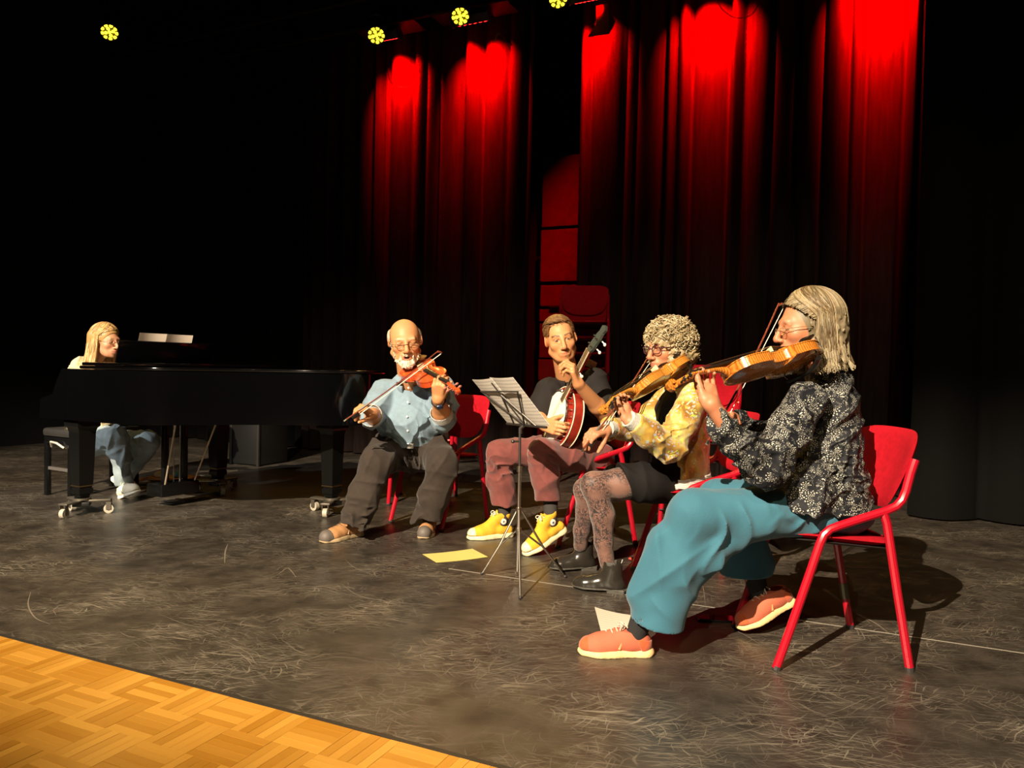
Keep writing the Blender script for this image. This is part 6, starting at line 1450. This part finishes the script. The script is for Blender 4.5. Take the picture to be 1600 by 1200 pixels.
hv, hf = join([(v1, f1), (sv, sf)]); hc = np.concatenate([np.tile(np.array((.72, .62, .46)), (len(v1), 1)), sc_]); mesh_obj('beard', hv, hf, HAIR, m1, True, True, None, hc, fix=False)
paths, cc = [], []
for i in range(1500):
    s_ = rn.choice((-1, 1)); th = s_*rn.uniform(1.25, PI); u = rn.uniform(-.03, .062); k = math.sqrt(max(.05, 1-((u-.028)/.089)**2)); r_ = 1.035
    b_ = Vector((math.sin(th)*.0745*k*r_, -.018+math.cos(th)*.0955*k*r_, u)); t_ = Vector((math.sin(th)*.25, -.8*abs(math.sin(th))+math.cos(th)*.2, -.75)); pts = [H1.p(*(b_+t_*.014*x+Vector((math.sin(th), math.cos(th), 0))*(.004*x))) for x in (0, .4, .8, 1.1)]
    paths.append(pts); cc.append(pal(rn, wcs, .12))
sv, sf, sc_ = strands(paths, .0020, .0010, 3, cc); mesh_obj('hair', sv, sf, HAIR, m1, True, True, None, sc_, fix=False)
# ------------------------------------------------------------ banjo player
SKB = (.60, .27, .115)
mb = thing('person', 'brown-haired man in dark polo shirt and maroon trousers holding the banjo', 'person', (.42, 4.45, 0))
HB = Head(P(876, 530, 4.24), (.06, -.98, -.10), .20, 1.06); nbB = P(887, 590, 4.40)
hd = build_head(HB, nbB, skin=SKB, lids='open', jaw=1.04, brow=(.09, .045, .02), lip=(.50, .17, .10), neck_r=.055, h=.003)
Bx = lambda x, y, z: BJ @ Vector((x, y, z)); fx, fy, fz = BJ.to_3x3().col[0], BJ.to_3x3().col[1], BJ.to_3x3().col[2]
lw, le = Bx(.0, NL*.60, -.075), P(948, 652, 4.22)
lw = P(904, 600, 4.02)
la = skin_arm(le, lw, P(893, 574, 3.985), -fx*.2+fz*.55-Vector((.75, -.2, 0)), 'L', r0=.045, r1=.029, h=.003, s=1.1, start=P(940, 618, 4.41), curls=((.7, 1.2, .7), (.75, 1.2, .7), (.8, 1.2, .7), (.85, 1.1, .7)), thumb=(.75, .5, .2), spread=.05)
rw, re = P(850, 664, 4.16), P(838, 650, 4.36)
ra = skin_arm(re, rw, P(866, 668, 4.10), (.65, .65, -.1), 'R', r0=.043, r1=.029, h=.003, s=1.08, start=P(846, 622, 4.34), curls=((.5, .8, .5), (.55, .9, .5), (.6, .9, .5), (.7, .9, .5)), thumb=(.7, .5, .2))
core = SDF(.010); core.chain(tri((895, 625, 4.45), (908, 700, 4.5)), [.085, .095], .04, ((.8, -.6, 0), 1.3)); core.cap(nbB, P(895, 622, 4.44), .058, .07, .04)
for q in (((858, 606, 4.35), (845, 628, 4.34)), ((932, 600, 4.47), (945, 622, 4.38))): core.chain([P(*x) for x in q], [.05, .045], .03)
core.chain(tri((935, 712, 4.42), (850, 702, 4.1), (860, 795, 4.16)), [.065, .045, .026], .03); core.chain(tri((915, 708, 4.66), (782, 706, 4.46), (789, 798, 4.51)), [.065, .045, .026], .03)
finish_body(mb, [hd, la, ra, core.run(0)], SKB)
POLO = M('charcoal_polo_jersey', (.016, .013, .012), .85, bump=.25, bscale=400, var=.1, vscale=30, spec=.25)
d = SDF(.0045); flb = (Vector((.86, .5, 0)), 1.30)
d.chain(tri((894, 628, 4.45), (902, 665, 4.47), (912, 700, 4.5)), [.125, .125, .128], .04, flb); d.chain([nbB+Vector((.01, .03, -.045)), P(894, 625, 4.45)], [.078, .11], .05, flb)
for sh, el, cu in (((858, 610, 4.36), (847, 630, 4.345), (841, 648, 4.34)), ((930, 594, 4.46), (945, 630, 4.36), (951, 656, 4.24))):
    a_, b_, c_ = P(*sh), P(*el), P(*cu); d.chain([a_, b_, c_], [.075, .066, .060], .035); ax_ = (c_-b_).normalized(); d.cut(c_-ax_*.015, ax_, .09); d.cap(c_-ax_*.03, c_+ax_*.06, .050, .052, .003, True)
d.cut(P(915, 727, 4.5), (0, 0, -1), .35); d.cap(HB.p(0, -.03, -.09), nbB, .058, .064, .004, True); d.cap(HB.p(0, .02, -.11), P(880, 606, 4.29), .03, .008, .006, True)
d.disp(folds(61, .0055, 6.5, (1, .6, 1), 7)); d.disp(localfold(P(918, 685, 4.4), .13, folds(16, .007, 12, (.6, .3, 1.4), 3))); sdf_obj('polo_shirt', d, POLO, mb)
collar_ring(mb, nbB+Vector((0, -.015, -.015)), (-.1, -.4, 1), .068, .009, POLO, .024, .3)
MAR = M('maroon_cotton', (.165, .040, .034), .85, var=.14, vscale=35, bump=.35, bscale=280, sheen=.25)
d = SDF(.0048); d.ell(P(918, 714, 4.52), (.15, .18, .10), None, .04)
d.chain(tri((930, 716, 4.42), (890, 710, 4.26), (848, 706, 4.11)), [.10, .088, .076], .04); d.chain(tri((846, 708, 4.11), (852, 745, 4.13), (858, 795, 4.16)), [.076, .072, .073], .03)
d.chain(tri((915, 710, 4.64), (845, 706, 4.54), (782, 708, 4.46)), [.10, .088, .078], .04); d.chain(tri((780, 710, 4.46), (784, 750, 4.48), (789, 800, 4.51)), [.078, .072, .072], .03)
d.cut(P(857, 781, 4.155), (0, 0, -1), .13); d.cut(P(788, 788, 4.5), (0, 0, -1), .13); d.cap(P(857, 772, 4.15), P(859, 800, 4.16), .058, .060, .004, True); d.cap(P(787, 780, 4.5), P(789, 806, 4.51), .058, .060, .004, True)
d.disp(folds(71, .0055, 6.5, (1, .8, 1), 7)); d.disp(localfold(P(848, 725, 4.05), .12, folds(18, .007, 14, (.6, .4, 1.3), 3))); d.disp(localfold(P(785, 725, 4.4), .12, folds(19, .007, 14, (.6, .4, 1.3), 3))); sdf_obj('trousers', d, MAR, mb)
YEL = M('mustard_canvas', (.74, .40, .022), .85, bump=.4, bscale=500, var=.08, vscale=40); RUB = M('cream_rubber_sole', (.80, .70, .42), .5)
SOCKB = M('charcoal_rib_sock', (.035, .03, .028), .9, bump=.5, bscale=250)
for he, to, up, an in ((F(801, 838), F(730, 843), (0, 0, 1), (789, 805, 4.51)), (P(884, 828, 4.17), F(821, 868), (-.30, -.22, .9), (860, 800, 4.16))):
    sh = sneaker(mb, frame(he, to, up), .285, YEL, YEL, RUB, M('cream_lace', (.82, .76, .58), .7), h=.0034, toe=RUB, sole_h=.028, high=.055)
    d = SDF(.004); mx = sh.M; d.cap(mx @ Vector((.07, 0, .09)), P(*an)+Vector((0, 0, .06)), .036, .040, .01); sdf_obj('sock', d, SOCKB, mb)
    for s_ in (-1, 1):
        q = mx @ Matrix.Translation((.072, s_*.0335, .098)) @ Matrix.Rotation(-s_*PI/2, 4, 'X')
        g = G(); g.lathe([(.017, -.003), (.017, .0015), (.015, .0025)], 20, q); pt = g.obj('ankle_patch', M('white_rubber_patch', (.82, .78, .66), .5), mb, world=True)
        g = G(); st = []
        for k in range(10):
            r_ = .0085 if k % 2 == 0 else .0036; st.append((r_*math.cos(2*PI*k/10), r_*math.sin(2*PI*k/10)))
        g.prism(st, .0022, .0032, q); g.obj('patch_star', M('navy_star', (.03, .04, .12), .6), pt, world=True, smooth=False)
    d = sh.sdf(); d.cap((.055, 0, .135), (.105, 0, .150), .010, .012, .005); 
    d = sh.sdf(); d.chain([(.285*.40, 0, .105), (.285*.36, 0, .148)], [.020, .016], .008, ((1, 0, 0), .3)); sh.put('tongue', d, YEL)
# strap over the shoulder
g = G(); c_ = bez([P(913, 566, 4.30), P(908, 562, 4.33), P(918, 566, 4.42), P(930, 572, 4.52)], 5); rows = [[p+Vector((-.006, -.0, -.022)), p+Vector((.010, -.012, .016)), p+Vector((.012, -.008, .018)), p+Vector((-.004, .004, -.020))] for p in c_]
st = thing('banjo_strap', 'patterned brown banjo strap over the shoulder of the banjo player', 'strap', c_[0]); g.grid(rows, True); g.obj('webbing', M('woven_brown_strap', (.30, .17, .06), .8, var=.8, vscale=90), st, world=True)
# short brown hair combed to the side
rn = random.Random(77); paths, cc = [], []; bcs = [(.20, .095, .035), (.14, .065, .025), (.27, .14, .055), (.10, .045, .018)]
axb = (HB.R, HB.F, HB.U); d = SDF(.003); d.ell(HB.p(0, -.022, .034), (.0765, .0965, .089), axb, .01); d.ell(HB.p(0, .105, .0), (.085, .062, .083), axb, .006, True); d.ell(HB.p(0, .03, -.085), (.09, .09, .085), axb, .01, True)
for s_ in (-1, 1): d.ell(HB.p(s_*.08, -.004, -.012), (.03, .022, .036), axb, .006, True)
v1, f1 = d.run(1)
for i in range(3200):
    th = rn.uniform(-PI, PI); cph = rn.uniform(-.05, 1); ph = math.acos(cph); a = abs(th)
    b_ = Vector((math.sin(ph)*math.sin(th)*.077, -.022+math.sin(ph)*math.cos(th)*.097, .034+math.cos(ph)*.0905))
    if b_.y > .045 and b_.z < .084-.002*0: continue
    if b_.z < .035 and b_.y > -.005+.012: continue
    if b_.z < -.02 and b_.y > -.05: continue
    top = b_.z > .085; nn = (b_-Vector((0, -.022, .034))).normalized()
    tg = Vector((.85, -.45, .25)) if top else Vector((math.copysign(.15, b_.x), -.75, -.65)); tg = tg-nn*tg.dot(nn); tg.normalize(); ln = rn.uniform(.030, .050) if top else rn.uniform(.012, .020)
    lift = .016*max(0, (b_.y+.02)/.09) if top else .002
    pts = [HB.p(*(b_+tg*ln*t+nn*(.004+lift*math.sin(PI*min(1, t+.15))-ln*ln*t*t*4))) for t in (0, .25, .5, .75, 1)]
    paths.append(pts); cc.append(pal(rn, bcs))
sv, sf, sc_ = strands(paths, .0018, .0009, 3, cc); hv, hf = join([(v1, f1), (sv, sf)]); hc = np.concatenate([np.tile(np.array((.12, .055, .022)), (len(v1), 1)), sc_]); mesh_obj('hair', hv, hf, HAIR, mb, True, True, None, hc, fix=False)
# ------------------------------------------------------------ pianist
SKP = (.56, .27, .15); PF = PA
mp_ = thing('person', 'long-haired blonde woman in cream sweater and jeans seated at the piano', 'person', (-3.1, 5.72, 0))
HP = Head(P(166, 533, 5.62), (.93, -.34, -.10), 0, 1.0); nbP = P(147, 563, 5.70)
hd = build_head(HP, nbP, skin=SKP, lids='down', age=1, brow=(.30, .19, .10), brow_w=.6, neck_r=.047, h=.0034, scalp=(.30, .17, .06))
def PW(x, y, z): return PO+Matrix.Rotation(prz, 3, 'Z') @ Vector((x, y, z))
arms = []
for y, sd, el in ((.33, 'R', P(150, 640, 5.50)), (.70, 'L', P(185, 640, 5.95))):
    wr = PW(-.34, y, .775); arms.append(skin_arm(el, wr, PW(-.25, y, .775), (0, 0, -1), sd, r0=.036, r1=.024, h=.004, curls=((.35, .5, .3),)*4))
core = SDF(.012); core.chain(tri((142, 600, 5.76), (138, 670, 5.78)), [.08, .09], .04, (PK, 1.3)); core.cap(nbP, P(142, 600, 5.76), .05, .06, .04)
finish_body(mp_, [hd]+arms+[core.run(0)], SKP)
SWE = M('cream_sweater_knit', (.62, .53, .30), .9, bump=.5, bscale=250, var=.06, vscale=40, sheen=.2)
d = SDF(.006); fk = (PK, 1.35); d.chain(tri((138, 588, 5.76), (140, 650, 5.77), (138, 685, 5.78)), [.115, .115, .125], .04, fk); d.chain([nbP+Vector((0, 0, -.04)), P(140, 586, 5.76)], [.066, .10], .05, fk)
for sh, el, wr in ((P(126, 572, 5.60), P(150, 640, 5.50), PW(-.36, .33, .78)), (P(152, 571, 5.92), P(185, 640, 5.95), PW(-.36, .70, .78))): d.chain([sh, sh.lerp(el, .5), el], [.068, .062, .056], .04); d.chain([el, wr], [.054, .038], .02)
d.cap(HP.p(0, -.03, -.09), nbP, .054, .058, .004, True); d.disp(folds(81, .006, 7, (1, 1, 1), 6)); sdf_obj('sweater', d, SWE, mp_)
JEAN = M('light_blue_denim', (.30, .37, .39), .85, var=.15, vscale=25, bump=.3, bscale=300)
d = SDF(.006); d.ell(P(140, 690, 5.76), (.16, .18, .11), None, .04)
d.chain(tri((143, 692, 5.64), (182, 682, 5.46)), [.10, .080], .04); d.chain(tri((182, 684, 5.46), (188, 715, 5.47), (196, 760, 5.52)), [.080, .064, .052], .03)
d.chain(tri((160, 690, 5.90), (232, 690, 5.66)), [.10, .078], .04); d.chain(tri((232, 692, 5.66), (212, 722, 5.70), (190, 752, 5.78)), [.078, .064, .052], .03)
d.cut(P(196, 757, 5.52), (0, 0, -1), .1); d.cut(P(190, 749, 5.78), (.0, 0, -1), .1); d.disp(folds(91, .007, 7, (1, 1, 1), 6)); sdf_obj('jeans', d, JEAN, mp_)
WSH = M('off_white_leather', (.80, .74, .58), .55); WSO = M('white_rubber', (.82, .78, .66), .6)
sneaker(mp_, frame(P(190, 779, 5.53), P(224, 766, 5.36), (-.1, -.15, .95)), .245, WSH, WSH, WSO, WSO, h=.0042, stripe=M('dark_shoe_tag', (.05, .04, .04), .6))
sneaker(mp_, frame(P(174, 748, 5.83), F(200, 766), (.5, -.1, .8)), .245, WSH, WSH, WSO, WSO, h=.0042)
glasses(mp_, HP, M('thin_gold_glasses', (.45, .32, .18), .3, metal=.7), r=.0016, rx=.020, ry=.015, u0=-.003, f0=.100)
rn = random.Random(5); axp = (HP.R, HP.F, HP.U); d = SDF(.0045); d.ell(HP.p(0, -.022, .032), (.082, .102, .094), axp, .01)
for s_ in (-1, 1): d.chain([HP.p(s_*.05, -.065, .03), HP.p(s_*.052, -.080, -.06)], [.045, .034], .04); d.chain([HP.p(s_*.070, -.016, .02), HP.p(s_*.072, -.022, -.08)], [.020, .016], .03)
d.ell(HP.p(0, .09, -.040), (.085, .085, .105), axp, .006, True); v1, f1 = d.run(1)
cP = [(.50, .30, .11), (.42, .24, .085), (.60, .40, .18), (.33, .18, .06)]
sv, sf, sc_ = hair_bob(HP, rn, 2600, (0, -.024, .032), (.088, .108, .100), .225, cP, .0034, 72, .014, end_jit=.045, flare=.28)
hv, hf = join([(v1, f1), (sv, sf)]); hc = np.concatenate([np.tile(np.array((.40, .23, .08)), (len(v1), 1)), sc_]); mesh_obj('hair', hv, hf, HAIR, mp_, True, True, None, hc, fix=False)
